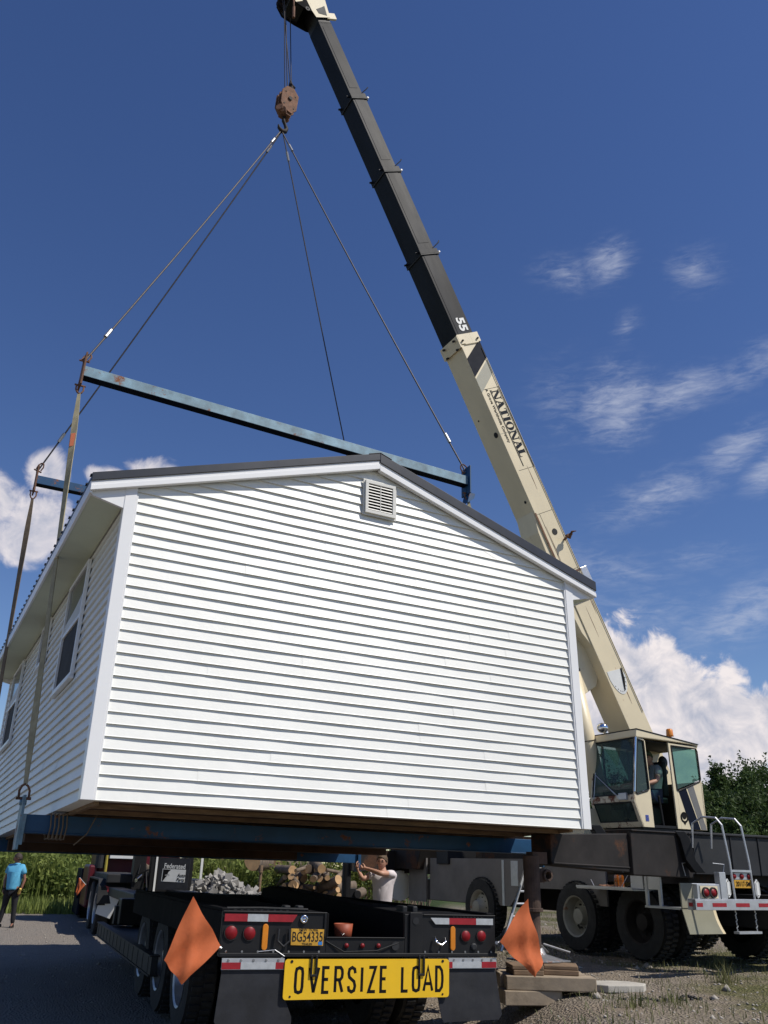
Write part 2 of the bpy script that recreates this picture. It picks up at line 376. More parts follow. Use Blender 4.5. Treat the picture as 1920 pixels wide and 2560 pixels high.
def pebbles():
    n = 9000; x = np.concatenate([rng.uniform(-.5, 9, n*2//3), rng.uniform(-12, -.5, n//3)]); y = rng.uniform(5.5, 22, n); s = rng.uniform(.006, .022, n)*(1+2*(rng.random(n) > .97))
    base = np.array([[1, 0, 0], [0, 1, 0], [-1, 0, 0], [0, -1, 0], [0, 0, .7], [0, 0, -.5]]); f = np.array([[0, 1, 4], [1, 2, 4], [2, 3, 4], [3, 0, 4], [1, 0, 5], [2, 1, 5], [3, 2, 5], [0, 3, 5]])
    V = base[None]*s[:, None, None]*rng.uniform(.6, 1.4, (n, 6, 1)); a = rng.uniform(0, 6.28, n); ca, sa = np.cos(a)[:, None], np.sin(a)[:, None]
    X = V[..., 0]*ca-V[..., 1]*sa; Y = V[..., 0]*sa+V[..., 1]*ca; V = np.stack([X+x[:, None], Y+y[:, None], V[..., 2]+gzv(x, y)[:, None]], 2).reshape(-1, 3)
    F = (f[None]+(np.arange(n)*6)[:, None, None]).reshape(-1, 3)
    m = pbr('pebble', (.32, .29, .25), .9, var=.5, vs=14, coords='Object')
    tag(fast('pebbles', V, F, m), 'loose pebbles scattered over the gravel', 'pebbles', kind='stuff')
pebbles()
# ---- trees
def tree(x, y, H, W, seed, label, kind='round', nleaf=13000):
    global rng
    rs = np.random.default_rng(seed); z0 = gz(x, y)-.1
    root = thing('tree', label, 'tree', Matrix.Translation((x, y, z0)), 'trees behind the crane')
    tb = MB(); top = Vector((rs.normal()*.3, rs.normal()*.3, H*.92)); mid = Vector((rs.normal()*.15, rs.normal()*.15, H*.45))
    tb.tube([(0, 0, 0), mid*.5, mid, (mid+top)/2, top], [H*.022, H*.018, H*.014, H*.009, .015], 7)
    cl = []; nb = 46
    for i in range(nb):
        t = rs.uniform(.16, 1.0); a = rs.uniform(0, 6.28)
        prof = (math.sin(math.pi*min(1, (t-.08)*.98)**.75)) if kind == 'round' else (1.08-t)*1.05
        r = W*max(.06, prof)*rs.uniform(.55, 1.05)
        st = Vector((0, 0, H*(t*.85))); e = Vector((math.cos(a)*r, math.sin(a)*r, H*t+rs.uniform(-.1, .45)))
        if i < 18: tb.tube([st, (st+e)/2+Vector((0, 0, .1)), e], [H*.006, H*.004, .012], 5)
        cl.append((e, rs.uniform(.28, .62)*W*.62))
        cl.append(((st*.35+e*.65), rs.uniform(.3, .6)*W*.55))
    tb.build('trunk', M_['bark'], root)
    cs = []
    per = nleaf//len(cl)
    for c, r in cl:
        p = rs.normal(size=(per, 3)); p /= np.linalg.norm(p, axis=1)[:, None]; p *= (rs.random((per, 1))**.55)*r; p[:, 2] *= .75
        cs.append(p+np.array(c))
    # twigs poking out on top
    for i in range(26):
        a = rs.uniform(0, 6.28); q = cl[rs.integers(0, len(cl))]; dd = np.array([math.cos(a)*.5, math.sin(a)*.5, 1.0]); t = rs.random((26, 1)); cs.append(np.array(q[0])+dd*t*q[1]*1.7+rs.normal(size=(26, 3))*.07)
    cs = np.concatenate(cs); cs[:, 2] = np.maximum(cs[:, 2], .2)
    old = rng; rng = rs; V, F = leaves(cs, .085); rng = old
    o = fast('crown', V, F, LEAF); o.parent = root
    return root
def at(x, y, Y):
    F_ = 2150.; PT = R(22.374); RO_ = R(1.5)
    X = (x-960)/F_; q = (1280-y)/F_; a = X*math.cos(RO_)-q*math.sin(RO_); b = q*math.cos(RO_)+X*math.sin(RO_)
    r = Vector((a, math.cos(PT)-b*math.sin(PT), math.sin(PT)+b*math.cos(PT))); return Vector((0, 0, 1.6))+r*(Y/r.y)
for i, (px, py, Y, W, k, lb) in enumerate([
 (1768, 1950, 44, 1.9, 'round', 'dark bushy tree touching the rear edge of the crane cab'),
 (1792, 1908, 43, 1.5, 'c', 'tall slim feathery tree right of the crane cab'),
 (1828, 1935, 46, 2.1, 'round', 'tree between the feathery tree and the tallest pointed tree'),
 (1862, 1902, 45, 2.0, 'c', 'tallest pointed tree above the right ladder handrail'),
 (1908, 1900, 47, 2.6, 'round', 'broad dark tree at the right edge of the photo'),
 (1785, 1995, 38, 2.3, 'round', 'lower bushy tree behind the left ladder handrail'),
 (1845, 1985, 37, 2.6, 'round', 'lower bushy tree between the two ladder handrails'),
 (1905, 1985, 38, 2.6, 'round', 'lower bushy tree at the right edge over the crane deck'),
 (1990, 1890, 46, 3.0, 'c', 'tree standing just outside the right edge'),
 (1545, 1935, 42, 2.6, 'round', 'tree seen through the cab windscreen'),
 (1450, 2000, 42, 2.2, 'round', 'tree mostly hidden behind the lower corner of the house'),
 (1660, 1990, 40, 2.6, 'round', 'tree hidden behind the crane cab, seen through its far window')]):
    p = at(px, py, Y); tree(p.x, Y, (p.z-gz(p.x, Y))*.93, W*.95, 40+i, lb, k)
# shrubs and brush seen under the house
def bush(x, y, H, W, n, seed, label, mat=BUSH):
    rs = np.random.default_rng(seed); root = thing('bush', label, 'bush', Matrix.Translation((x, y, gz(x, y))), 'bushes under the house')
    tb = MB()
    for i in range(9):
        a = rs.uniform(0, 6.28); tb.tube([(0, 0, 0), (math.cos(a)*W*.3, math.sin(a)*W*.3, H*.5), (math.cos(a)*W*.6, math.sin(a)*W*.6, H*rs.uniform(.7, 1))], [.015, .01, .004], 5)
    tb.build('stem', M_['bark'], root)
    p = rs.normal(size=(n, 3)); p /= np.linalg.norm(p, axis=1)[:, None]; p *= rs.random((n, 1))**.45; p *= np.array([W, W, H/2]); p += np.array([0, 0, H/2]); p += rs.normal(size=(n, 3))*.06
    V, F = leaves(p, .05); o = fast('foliage', V, F, mat); o.parent = root
bush(-2.05, 22.3, 1.5, .75, 4200, 1, 'yellow green bush between the rubble heap and the firewood pile')
bush(-.9, 25.8, 1.9, .8, 3600, 2, 'leafy bush behind the firewood, left of the young man')
bush(.1, 26, 2.1, .9, 3600, 3, 'leafy bush right behind the young man raised arms')
bush(-4.6, 23.5, 1.2, .7, 3000, 4, 'green bush with yellow flowers beside the tractor unit', WEED)
bush(-5.3, 31, 3.2, 2.2, 5200, 8, 'dark bush behind the weeds, left of the tractor unit', LEAF)
bush(-8.6, 32, 3.0, 1.8, 5200, 9, 'dark bush in the weeds above the man in the blue polo', LEAF)
def brush():
    rs = np.random.default_rng(3); mb = MB()
    for i in range(260):
        x = rs.uniform(-5.2, 1.5); y = rs.uniform(25.6, 27); z = gz(x, y); a = rs.uniform(-1, 1); l = rs.uniform(.8, 2.0)
        mb.tube([(x, y, z), (x+a*.3*l, y, z+l*.6), (x+a*.7*l, y+.1, z+l)], [.02, .012, .005], 4, False)
    tag(mb.build('brushwood', M_['bark']), 'tangle of bare brown brushwood behind the logs', 'brushwood', kind='stuff')
brush()
# ---- logs
log_no = 0
def log(p, d, L, r, label, group='logs in the heap'):
    d = Vector(d).normalized(); root = thing('log', label, 'log', None, group); root.location = p
    q = d.to_track_quat('Y', 'Z').to_matrix().to_4x4(); root.matrix_world = Matrix.Translation(p) @ q
    mb = MB(); rs = random.Random(sum(map(ord, label)))
    n = 12; ring = [r*(1+rs.uniform(-.09, .09)) for _ in range(n)]; vs = []
    for k in range(5):
        t = k/4
        for j in range(n):
            a = 2*math.pi*j/n; rr = ring[j]*(1+rs.uniform(-.03, .03)); vs.append((math.cos(a)*rr, (t-.0)*L, math.sin(a)*rr))
    fs = [(k*n+j, (k+1)*n+j, (k+1)*n+(j+1) % n, k*n+(j+1) % n) for k in range(4) for j in range(n)]
    mb.add(vs, fs); mb.build('bark', M_['bark'], root, True)
    for y, s in ((-.004, 1), (L+.004, -1)):
        e = MB(); e.add([(0, y, 0)]+[(math.cos(2*math.pi*j/n)*ring[j]*1.0, y, math.sin(2*math.pi*j/n)*ring[j]*1.0) for j in range(n)], [(0, 1+j, 1+(j+1) % n)[::s] for j in range(n)])
        e.build('cut_end', M_['woodend'], root)
LY = 23
big = [((-4.6, 22.6, .9), (-.75, .5, .32), 2.6, .13, 'long mossy trunk leaning up to the right behind the rubble heap', ),
       ((-3.75, 22.9, 1.72), (-.35, 1, .0), 1.6, .06, 'log with small oval cut end above the leaning mossy trunk'),
       ((-2.98, 22.7, 1.62), (.1, 1, 0), 1.7, .20, 'thickest log with broad tan cut end under the house, behind a post'),
       ((-2.35, 23.1, 1.6), (.15, 1, 0), 1.6, .165, 'log with round cut end just right of the thickest log'),
       ((-3.62, 22.8, 1.18), (-.3, 1, .1), 1.4, .11, 'log with split tan face just above the rubble heap'),
       ((-1.75, 20.4, .52), (.1, 1, 0), 1.1, .18, 'stubby log with wide round cut end low by the trailer frame'),
       ((-1.15, 20.6, .42), (-.6, .3, .55), 1.0, .05, 'slim pale log leaning against the stubby round log')]
for p, d, L, r, lb in big: log(Vector(p), d, L, r, lb)
rs = random.Random(11)
nm = ['topmost', 'second', 'third', 'middle', 'fifth', 'sixth', 'bottom']
for r_ in range(7):
    for c_ in range(10):
        x = -2.02+c_*.135+rs.uniform(-.05, .05); z = .42+(6-r_)*.175+rs.uniform(-.04, .04); y = 21.4+rs.uniform(-.25, .25)+.0*c_
        if (6-r_) > 7.5-abs(c_-4)*.5: continue
        d = (rs.uniform(-.9, .9), 1, rs.uniform(-.5, .5)); rad = rs.choice([.04, .05, .06, .075, .10])
        log(Vector((x, y, z)), d, rs.uniform(.5, .9), rad, 'piece of firewood in the %s layer of the pile, %s from its left end' % (nm[r_], ['first', 'second', 'third', 'fourth', 'fifth', 'sixth', 'seventh', 'eighth', 'ninth', 'tenth'][c_]), 'firewood pile')
# rubble
def rubble():
    rs = random.Random(4); mb = MB()
    for i in range(2600):
        t = rs.random(); x = -4.3+2.9*t**.8+rs.gauss(0, .12); hh = max(.08, 1.22-abs(x+3.45)*.48)
        z = .15+rs.random()**.8*hh; y = 20.2+rs.uniform(-.2, .7)+z*.6-.4
        s = rs.choice([.02, .03, .035, .045, .06, .09]); sz = (s*rs.uniform(.7, 1.6), s, s*rs.uniform(.35, .9))
        Mx = Matrix.Translation((x, y, z)) @ Euler((rs.uniform(0, 6), rs.uniform(0, 6), rs.uniform(0, 6))).to_matrix().to_4x4()
        vs = [(sx*sz[0]*rs.uniform(.6, 1), sy*sz[1]*rs.uniform(.6, 1), sz_*sz[2]*rs.uniform(.6, 1)) for sx, sy, sz_ in [(-1,-1,-1),(1,-1,-1),(1,1,-1),(-1,1,-1),(-1,-1,1),(1,-1,1),(1,1,1),(-1,1,1)]]
        mb.add(vs, [(0,3,2,1),(4,5,6,7),(0,1,5,4),(1,2,6,5),(2,3,7,6),(3,0,4,7)], Mx)
    tag(mb.build('rubble_heap', M_['concrete']), 'heap of broken grey concrete rubble beyond the trailer', 'rubble', kind='stuff')
rubble()
mb = MB(); mb.tube([(-2.62, 21.3, .2), (-2.6, 21.35, 1.45)], .035, 8); mb.tube([(-2.6, 21.3, 1.4), (-2.6, 21.3, 1.55)], .05, 8)
tag(mb.build('post', M_['timber']), 'thin wooden post standing in front of the thickest log', 'post')
# flat slabs and timber bits on the ground
def slab(x, y, w, d, rot, label):
    rs = random.Random(int(x*10)); n = 9; pts = [(math.cos(2*math.pi*i/n)*w*rs.uniform(.75, 1), math.sin(2*math.pi*i/n)*d*rs.uniform(.75, 1)) for i in range(n)]
    m = MB(); m.prism(pts, 'z', -.07, -.004); o = m.build('concrete_slab', M_['slab'], None, bev=.008); o.location = (x, y, gz(x, y)+.0); o.rotation_euler = (0, 0, rot); tag(o, label, 'slab')
slab(2.45, 9.75, .34, .24, .1, 'flat pale concrete slab beside the timber cribbing')
slab(5.45, 11.6, .6, .22, .2, 'pale slab at the right edge of the yard')
# weeds plants individually visible
def plant(x, y, h, n, seed, label):
    global rng
    o_ = rng; rng = np.random.default_rng(seed); p = np.zeros((n, 3)); p[:, 0] = rng.normal(size=n)*.07; p[:, 1] = rng.normal(size=n)*.07
    V, F = blades(p, rng.uniform(.25, .8, n)*h, .008, 1.0); rng = o_
    o = fast('weed_plant', V, F, GRASS, (x, y, gz(x, y)-.01)); tag(o, label, 'plant', 'weed plants in the gravel')
plant(3.75, 10.3, .30, 60, 1, 'tall tuft of grass blades on the gravel, right of the pale slab')
plant(2.3, 8.6, .22, 50, 2, 'weed tuft on the gravel below the pale slab')
plant(2.75, 8.9, .24, 50, 3, 'leafy weed right of the one below the pale slab')
plant(5.0, 11.3, .25, 70, 4, 'wide grass tuft in front of the crane bumper')
plant(4.3, 11.9, .28, 60, 5, 'grass tuft beside the crane rear tyre')
plant(4.0, 8.1, .2, 45, 6, 'small weed tuft near the lower right corner')
mb = MB(); mb.tube([(3.05, 7.0, .47), (3.25, 7.1, .5), (3.45, 7.2, .5), (3.6, 7.25, .56)], [.025, .03, .035, .05], 8)
tag(mb.build('rubber_hose', M_['rubber'], None, True), 'short black rubber hose end lying on the gravel, lower right', 'hose')
def scraps():
    rs = random.Random(1); m = MB()
    for x, y, s in ((2.0, 7.3, .12), (2.95, 9.25, .16), (2.6, 9.1, .1)):
        for k in range(16): X, Y = x+rs.gauss(0, s), y+rs.gauss(0, s*.6); m.ell((X, Y, gz(X, Y)+.005), (.02, .03, .012), 6, 4)
    tag(m.build('dirt_clods', M_['black']), 'dark clods and scraps on the gravel between the weed tufts', 'scraps', kind='stuff')
scraps()
# ================================================================== HOUSE
HM = pose((-2.333, 7.24, 2.033), 27.77, -1.85, .24)
W, LH, HT, AP = 5.147, 8.29, 2.69, 3.60      # width, length, wall height, apex of gable wall
house = thing('house', 'white vinyl sided house with dark metal roof hanging from the crane slings', 'house', HM)
CH = 2.69/26.6
HTG, APG = 2.765, 3.615
def wprof(u): return HT+(AP-HT)*(1-abs(u-W/2)/(W/2))
def gable(vsign, v0, name):
    mb = MB(); rs = random.Random(3 if vsign < 0 else 4); i = 0
    while i*CH < APG-.02:
        w0 = i*CH; w1 = min(w0+CH, APG-.005)
        def span(w):
            k = 0 if w <= HTG else (w-HTG)/(APG-HTG)*W/2
            return (max(.045, k), min(W-.045, W-k))
        a0, b0 = span(w0); a1, b1 = span(w1)
        cuts = [0]+sorted([rs.uniform(.12, .88)] if rs.random() < .75 else [])+[1]
        for j in range(len(cuts)-1):
            off = .0018*(j % 2)
            N = max(2, int((cuts[j+1]-cuts[j])*14)); 
            for k in range(N):
                f0 = cuts[j]+(cuts[j+1]-cuts[j])*k/N; f1 = cuts[j]+(cuts[j+1]-cuts[j])*(k+1)/N
                if k == N-1 and j < len(cuts)-2: f1 += .004
                def jit(f, s): return .0016*math.sin(f*37+i*2.1+s)+.0012*math.sin(f*91+i*5.3)
                tb = .023+off; tt = .003+off
                P = lambda f, a, b, t, w: (a+(b-a)*f, v0+vsign*(t+jit(f, 0)), w)
                p = [P(f0, a0, b0, tb, w0), P(f1, a0, b0, tb, w0), P(f1, a0, b0, tb-.003, w0+.008), P(f0, a0, b0, tb-.003, w0+.008), P(f1, a1, b1, tt, w1), P(f0, a1, b1, tt, w1), P(f0, a0, b0, .0, w0+.001), P(f1, a0, b0, .0, w0+.001)]
                fs = [(0, 1, 2, 3), (3, 2, 4, 5), (6, 7, 1, 0)]
                if vsign > 0: fs = [f[::-1] for f in fs]
                mb.add(p, fs)
        i += 1
    # solid wall behind
    y0, y1 = (v0, v0+.10) if vsign < 0 else (v0-.10, v0)
    mb.prism([(.0, 0), (0, W), (HTG, W), (APG, W/2), (HTG, 0)], 'y', y0, y1)
    return mb.build(name, M_['vinyl'], house)
gable(-1, 0, 'gable_wall'); gable(1, LH, 'gable_wall')
def sidewall(us, u0, name):
    mb = MB(); rs = random.Random(9+us)
    for i in range(int(HT/CH)+1):
        w0 = i*CH; w1 = min(w0+CH, HT)
        if w1-w0 < .01: break
        N = 26; cut = rs.uniform(.1, .9)
        for k in range(N):
            f0, f1 = k/N, (k+1)/N; off = .002*(f0 > cut)
            g0, g1 = .05+(LH-.1)*f0, .05+(LH-.1)*f1
            tb, tt = .026+off, .003+off
            p = [(u0+us*tb, g0, w0), (u0+us*tb, g1, w0), (u0+us*tt, g1, w1), (u0+us*tt, g0, w1), (u0, g0, w0+.001), (u0, g1, w0+.001)]
            fs = [(0, 1, 2, 3), (4, 5, 1, 0)]
            if us < 0: fs = [f[::-1] for f in fs]
            mb.add(p, fs)
    a, b = (u0, u0+.1) if us < 0 else (u0-.1, u0)
    mb.box((a, .1, 0), (b, LH-.1, HT)); return mb.build(name, M_['vinyl'], house)
sidewall(-1, 0, 'side_wall'); sidewall(1, W, 'side_wall')
for (u, s) in ((0, -1), (W, 1)):
    for (v, t) in ((0, -1), (LH, 1)):
        m = MB(); m.box((u+s*.038, v+t*.040, -.004), (u-s*.068, v-t*.0, HT+.07)); m.box((u+s*.038, v-t*.0, -.004), (u-s*.0, v-t*.068, HT-.01))
        m.box((u-s*.068, v+t*.034, -.004), (u-s*.084, v, HT-.01)); m.build('corner_trim', M_['trim'], house, bev=.004)
# floor underside with rim and joists
m = MB(); m.box((.1, .1, .004), (W-.1, LH-.1, .05)); m.build('floor', M_['plywood'], house)
m = MB()
for i in range(13): v = .3+i*.64; m.box((.11, v, -.035), (W-.11, v+.04, .003))
m.box((.1, .102, -.03), (.14, LH-.1, .003)); m.box((W-.14, .102, -.03), (W-.1, LH-.1, .003)); m.build('floor_joists', M_['timber'], house)
for v, ue, wb in ((2.6, W-.12, -.13), (4.2, W-.12, -.13), (5.75, 4.3, -.17)): B((.12, v, wb), (ue, v+.14, -.036)).build('floor_beam', M_['plywood'], house)
# roof: two slabs with ribs, rake trim, fascia
ra = math.atan2(3.735-2.77, W/2+.36); EO = .36; RO = .072; RT = 3.735
def slope(u): return RT-math.tan(ra)*abs(u-W/2)
for s, nm in ((-1, 'left'), (1, 'right')):
    e = W/2+s*(W/2+EO); c = W/2
    m = MB(); th = .035
    m.prism([(slope(c), c), (slope(e), e), (slope(e)-th, e), (slope(c)-th, c)], 'y', -RO, LH+RO)
    n = 38
    for k in range(n+1):
        v = -RO+.02+(LH+2*RO-.04)*k/n; 
        m.prism([(slope(c)+.0, c), (slope(e), e+s*.012), (slope(e)+.018, e+s*.012), (slope(c)+.018, c)], 'y', v-.012, v+.012)
        m.prism([(slope(c)+.0, c), (slope(e), e+s*.012), (slope(e)+.006, e+s*.012), (slope(c)+.006, c)], 'y', v-.03, v+.03)
    m.build('roof', M_['roof'], house)
    TD = .062 if s < 0 else .092; WB = .150 if s < 0 else .170
    m = MB()  # dark rake trim on both gable ends
    for v0, v1 in ((-RO-.025, -RO+.002), (LH+RO-.002, LH+RO+.025)):
        m.prism([(slope(c)+.022, c), (slope(e)+.022, e), (slope(e)-TD, e), (slope(c)-TD, c)], 'y', v0, v1)
    m.prism([(slope(c)+.03, c), (slope(c-.0)+.03-.14*math.tan(ra), c+s*.14), (slope(c)+.02-.14*math.tan(ra), c+s*.14), (slope(c)+.02, c)], 'y', -RO-.03, LH+RO+.03)
    m.build('roof_trim', M_['roof'], house, bev=.006)
    for v0, v1, v2 in ((-RO-.010, -.036, -1), (LH+.036, LH+RO+.010, 1)):
        m = MB()
        m.prism([(slope(c)-.05, c), (slope(e)-.05, e-s*.004), (slope(e)-WB, e-s*.004), (slope(c)-WB-.015, c)], 'y', v0, v1)
        f0, f1 = (v0-.010, v0) if v2 < 0 else (v1, v1+.010)
        m.prism([(slope(c)-WB+.045, c), (slope(e)-WB+.045, e-s*.004), (slope(e)-WB-.001, e-s*.004), (slope(c)-WB-.016, c)], 'y', f0, f1)
        m.build('rake_board', M_['trim'], house, bev=.003)
    # fascia and soffit
    zb = slope(e)-.17
    m = MB(); a, b = e-s*.003, e-s*.028; m.box((a, -RO+.0, zb), (b, LH+RO, slope(e)-.036)); m.build('fascia', M_['trim'], house, bev=.003)
    m = MB(); a, b = e-s*.029, W/2+s*(W/2+.021); m.box((a, -.02, zb+.01), (b, LH+.02, zb+.022)); m.build('soffit', M_['soffit'], house)
    for v0, v1 in ((-.035, .0), (LH, LH+.035)):   # boxed eave return on the gable
        m = MB()
        m.prism([(slope(e)-.10, e-s*.03), (zb, e-s*.03), (HT-.16, W/2+s*(W/2+.03)), (slope(W/2+s*W/2)-.11, W/2+s*(W/2+.03))], 'y', v0, v1)
        m.build('eave_return', M_['trim'], house)
# gable vent
vent = MB(); u0, u1, w0, w1, y = 2.42, 2.785, 3.035, 3.415, -.030
for a, b in (((u0, y-.035, w0), (u1, y, w0+.035)), ((u0, y-.035, w1-.035), (u1, y, w1)), ((u0, y-.035, w0+.035), (u0+.035, y, w1-.035)), ((u1-.035, y-.035, w0+.035), (u1, y, w1-.035))): vent.box(a, b)
vent.box((u0-.02, y-.012, w0-.02), (u1+.02, y-.004, w0)); vent.box((u0-.02, y-.012, w1), (u1+.02, y-.004, w1+.02)); vent.box((u0-.02, y-.012, w0), (u0, y-.004, w1)); vent.box((u1, y-.012, w0), (u1+.02, y-.004, w1))
vo = vent.build('gable_vent', pbr('vent_vinyl', (.62, .61, .56), .5, var=.05), house, bev=.002)
m = B((u0+.036, y-.006, w0+.036), (u1-.036, y-.002, w1-.036)); m.build('vent_backing', M_['dark'], vo)
m = MB()
for k in range(9):
    w = w0+.05+k*.0345; m.prism([(w, y-.028), (w+.018, y-.012), (w+.014, y-.008), (w-.006, y-.025)][::1], 'x', u0+.036, u1-.036) if False else m.add([(u0+.036, y-.030, w-.008), (u1-.036, y-.030, w-.008), (u1-.036, y-.026, w+.004), (u0+.036, y-.026, w+.004), (u0+.036, y-.010, w+.014), (u1-.036, y-.010, w+.014)], [(0, 1, 2, 3), (3, 2, 5, 4), (0, 4, 5, 1)])
m.box(((u0+u1)/2-.004, y-.031, w0+.036), ((u0+u1)/2+.004, y-.0305, w1-.036))
m.build('vent_louvres', vo.data.materials[0], vo)
# windows on the left wall
def window(v0, v1, w0, w1, mid, label, slider=False):
    x = -.021; fr = MB()
    def bar(a0, a1, b0, b1, d0=.035, d1=0): fr.box((x-d0, a0, b0), (x-d1, a1, b1))
    t = .045
    bar(v0, v1, w0, w0+t); bar(v0, v1, w1-t, w1); bar(v0, v0+t, w0+t, w1-t); bar(v1-t, v1, w0+t, w1-t)
    if slider: bar(mid-.02, mid+.02, w0+t, w1-t, .028)
    else: bar(v0+t, v1-t, mid-.022, mid+.022, .028)
    fr.box((x-.05, v0-.02, w0-.03), (x, v1+.02, w0-.001))
    f = fr.build('window', M_['trim'], house, bev=.003, label=label)
    a = (v0+t, v1-t, w0+t, w1-t)
    if slider:
        B((x-.012, a[0], a[2]), (x-.008, mid-.02, a[3])).build('pane', M_['pane'], f); B((x-.010, mid+.02, a[2]), (x-.006, a[1], a[3])).build('insect_screen', M_['screen'], f)
    else:
        B((x-.014, a[0], mid+.022), (x-.010, a[1], a[3])).build('pane', M_['pane'], f)
        B((x-.010, a[0], a[2]), (x-.006, a[1], mid-.022)).build('insect_screen', M_['screen'], f)
        m = MB(); h = (a[3]-mid)*.40; mm = mid+.023
        m.prism([(a[0], mm), (a[1], mm), (a[1], mm+h*.45), ((a[0]+a[1])/2, mm+h*.7), (a[0], mm+h*1.15)], 'x', x-.020, x-.015); m.build('pane_reflection', M_['reflection_white'], f)  # white plate paints the sky's reflection on the upper pane
window(1.45, 2.58, 1.29, 2.53, 1.94, 'window nearest the front corner with a white curtain hem')
window(3.98, 4.66, 2.00, 2.56, 4.28, 'small high slider window', True)
window(6.45, 7.62, 1.33, 2.55, 1.97, 'window at the far end with a white sky reflection')
# ================================================================== RIGGING
def HP(u, v, w): return HM @ Vector((u, v, w))
BV = (1.32, 6.07); UV = (2.3, 6.0); UW = (5.22, 5.30)
hook_pt = HP(2.57, 4.2, 12.78)
names = ['front', 'rear']
def ibeam(mb, a, b, h, fw, tw):
    mb.box((a, -tw/2, -h+.012), (b, tw/2, -.012)); mb.box((a, -fw/2, -.012), (b, fw/2, 0)); mb.box((a, -fw/2, -h), (b, fw/2, -h+.012))
low = []; upp = []
UU = [(-.36, 5.30), (-.40, 5.45)]
lab = ['worn pale blue spreader bar nearest, crossing in front of the sky above the roof', 'blue spreader bar farther back, only its left end showing beside the roof']
for k in range(2):
    v = UV[k]; w = UW[k]; a, b = UU[k]
    dw = -.13 if k == 0 else 0
    pa, pb = HP(a, v, w), HP(b, v, w+dw)
    X = (pb-pa).normalized(); Y = (HM.to_3x3() @ Vector((0, 1, 0))); Y = (Y-X*Y.dot(X)).normalized(); Z = X.cross(Y)
    t = thing('spreader_bar', lab[k], 'spreader bar', frame(pa, X, Y, Z), 'spreader bars above the roof'); L = (pb-pa).length
    m = MB(); m.box((0, -.065, -.07), (L, .065, .07)); m.build('bar', M_['blue_pale'] if k == 0 else M_['blue'], t, bev=.004)
    B((.0, -.064, -.074), (L, .064, -.0705)).build('underside_shade', M_['navy'], t)  # dark strip paints the shade on the bar's underside
    for x, mat in ((-.012, 'rusty'), (L+.012, 'blue')):
        m = MB(); m.box((x-.011, -.12, -.22), (x+.011, .12, .24)); m.cyl((x-.02, 0, .17), (x+.02, 0, .17), .03, 10); m.cyl((x-.02, 0, -.15), (x+.02, 0, -.15), .03, 10); m.build('end_plate', M_[mat], t, bev=.003)
    if k == 0:
        m = MB(); m.prism([(-.20, L+.02), (-.38, L-.02), (-.28, L+.10), (-.20, L+.12)], 'y', -.08, .08); m.build('gusset_plate', M_['blue'], t)
    upp.append((HP(a-.01, v, w+.17), HP(b+.01, v, w+dw+.17), HP(a-.01, v, w-.17), HP(b+.01, v, w+dw-.17)))
lab = ['dark blue lifting beam under the front of the house, right end lit bright blue', 'blue lifting beam under the rear of the house, end plate held by the young man']
for k in range(2):
    v = BV[k]; a, b = -.27, 5.50
    t = thing('lifting_beam', lab[k], 'lifting beam', HM @ Matrix.Translation((a, v, -.037 if k == 0 else -.005)), 'lifting beams under the house'); L = b-a
    m = MB(); h_ = .148 if k == 0 else .175; m.box((0, -.055, -h_), (L, .055, 0)); m.box((0, -.07, -h_-.010), (L, .07, -h_)) if k == 0 else None; m.build('beam', M_['blue'], t, bev=.003)
    for x in (-.03, L+.012):
        m = MB(); m.box((x-.012, -.10, -.30), (x+.012, .10, .16 if x < 0 else .03)); m.box((x+(.012 if x < 0 else -.04), -.10, -.26), (x+(.04 if x < 0 else -.012), -.08, .0)); m.cyl((x-.03, 0, .10 if x < 0 else .0), (x+.03, 0, .10 if x < 0 else .0), .025, 10)
        m.build('end_plate', M_['blue_pale'] if x < 0 else M_['blue'], t, bev=.003)
    if k == 0:
        m = MB()
        for q in range(5):
            x = .22+q*.035; m.tube([(x, -.085, .01), (x+.01, -.09, -.1), (x, -.085, -.2), (x, .085, -.2), (x, .085, .01), (x, -.085, .01)], .007, 6)
        m.tube([(.33, -.08, .0), (.5, -.12, .09), (.62, -.12, .02), (.55, -.12, -.15), (.45, -.1, -.25)], .006, 6)
        m.build('coiled_strap', M_['web_dark'], t)
    low.append((HP(a-.03, v, .08), HP(b+.012, v, -.02)))
# wire rope slings
def sag(a, b, s, n=7):
    return [a.lerp(b, i/(n-1))+Vector((0, 0, -s*math.sin(math.pi*i/(n-1)))) for i in range(n)]
sl = ['outermost wire rope sling on the left, to the near spreader bar', 'wire rope sling to the near spreader bar right end by the boom', 'inner left wire rope sling, to the far spreader bar beside the cloud', 'wire rope sling dropping behind the roof ridge']
for i, p in enumerate((upp[0][0], upp[0][1], upp[1][0], upp[1][1])):
    top = hook_pt+Vector(((i-1.5)*.01, 0, -.02)); t = thing('wire_rope_sling', sl[i], 'wire sling', Matrix.Translation(top), 'wire rope slings from the hook')
    m = MB(); q = [x-top for x in sag(top, p, .05)]; m.tube(q, .0125, 6); m.build('rope', M_['rope'], t)
    d = (p-top).normalized(); m = MB(); m.tube([d*.42, d*.60], .024, 8); L = (p-top).length; m.tube([d*(L-.75), d*(L-.58)], .026, 8); m.build('ferrule', M_['steel'], t)
    m = MB(); e = p-top; up = -d; sd = up.cross(Vector((0, 1, 0))).normalized()
    m.tube([e+up*.02+sd*.042, e+up*.09+sd*.046, e+up*.135+sd*.025, e+up*.15, e+up*.135-sd*.025, e+up*.09-sd*.046, e+up*.02-sd*.042], .011, 8); m.tube([e+sd*.065, e-sd*.065], .013, 8); m.build('shackle', M_['rusty'], t)
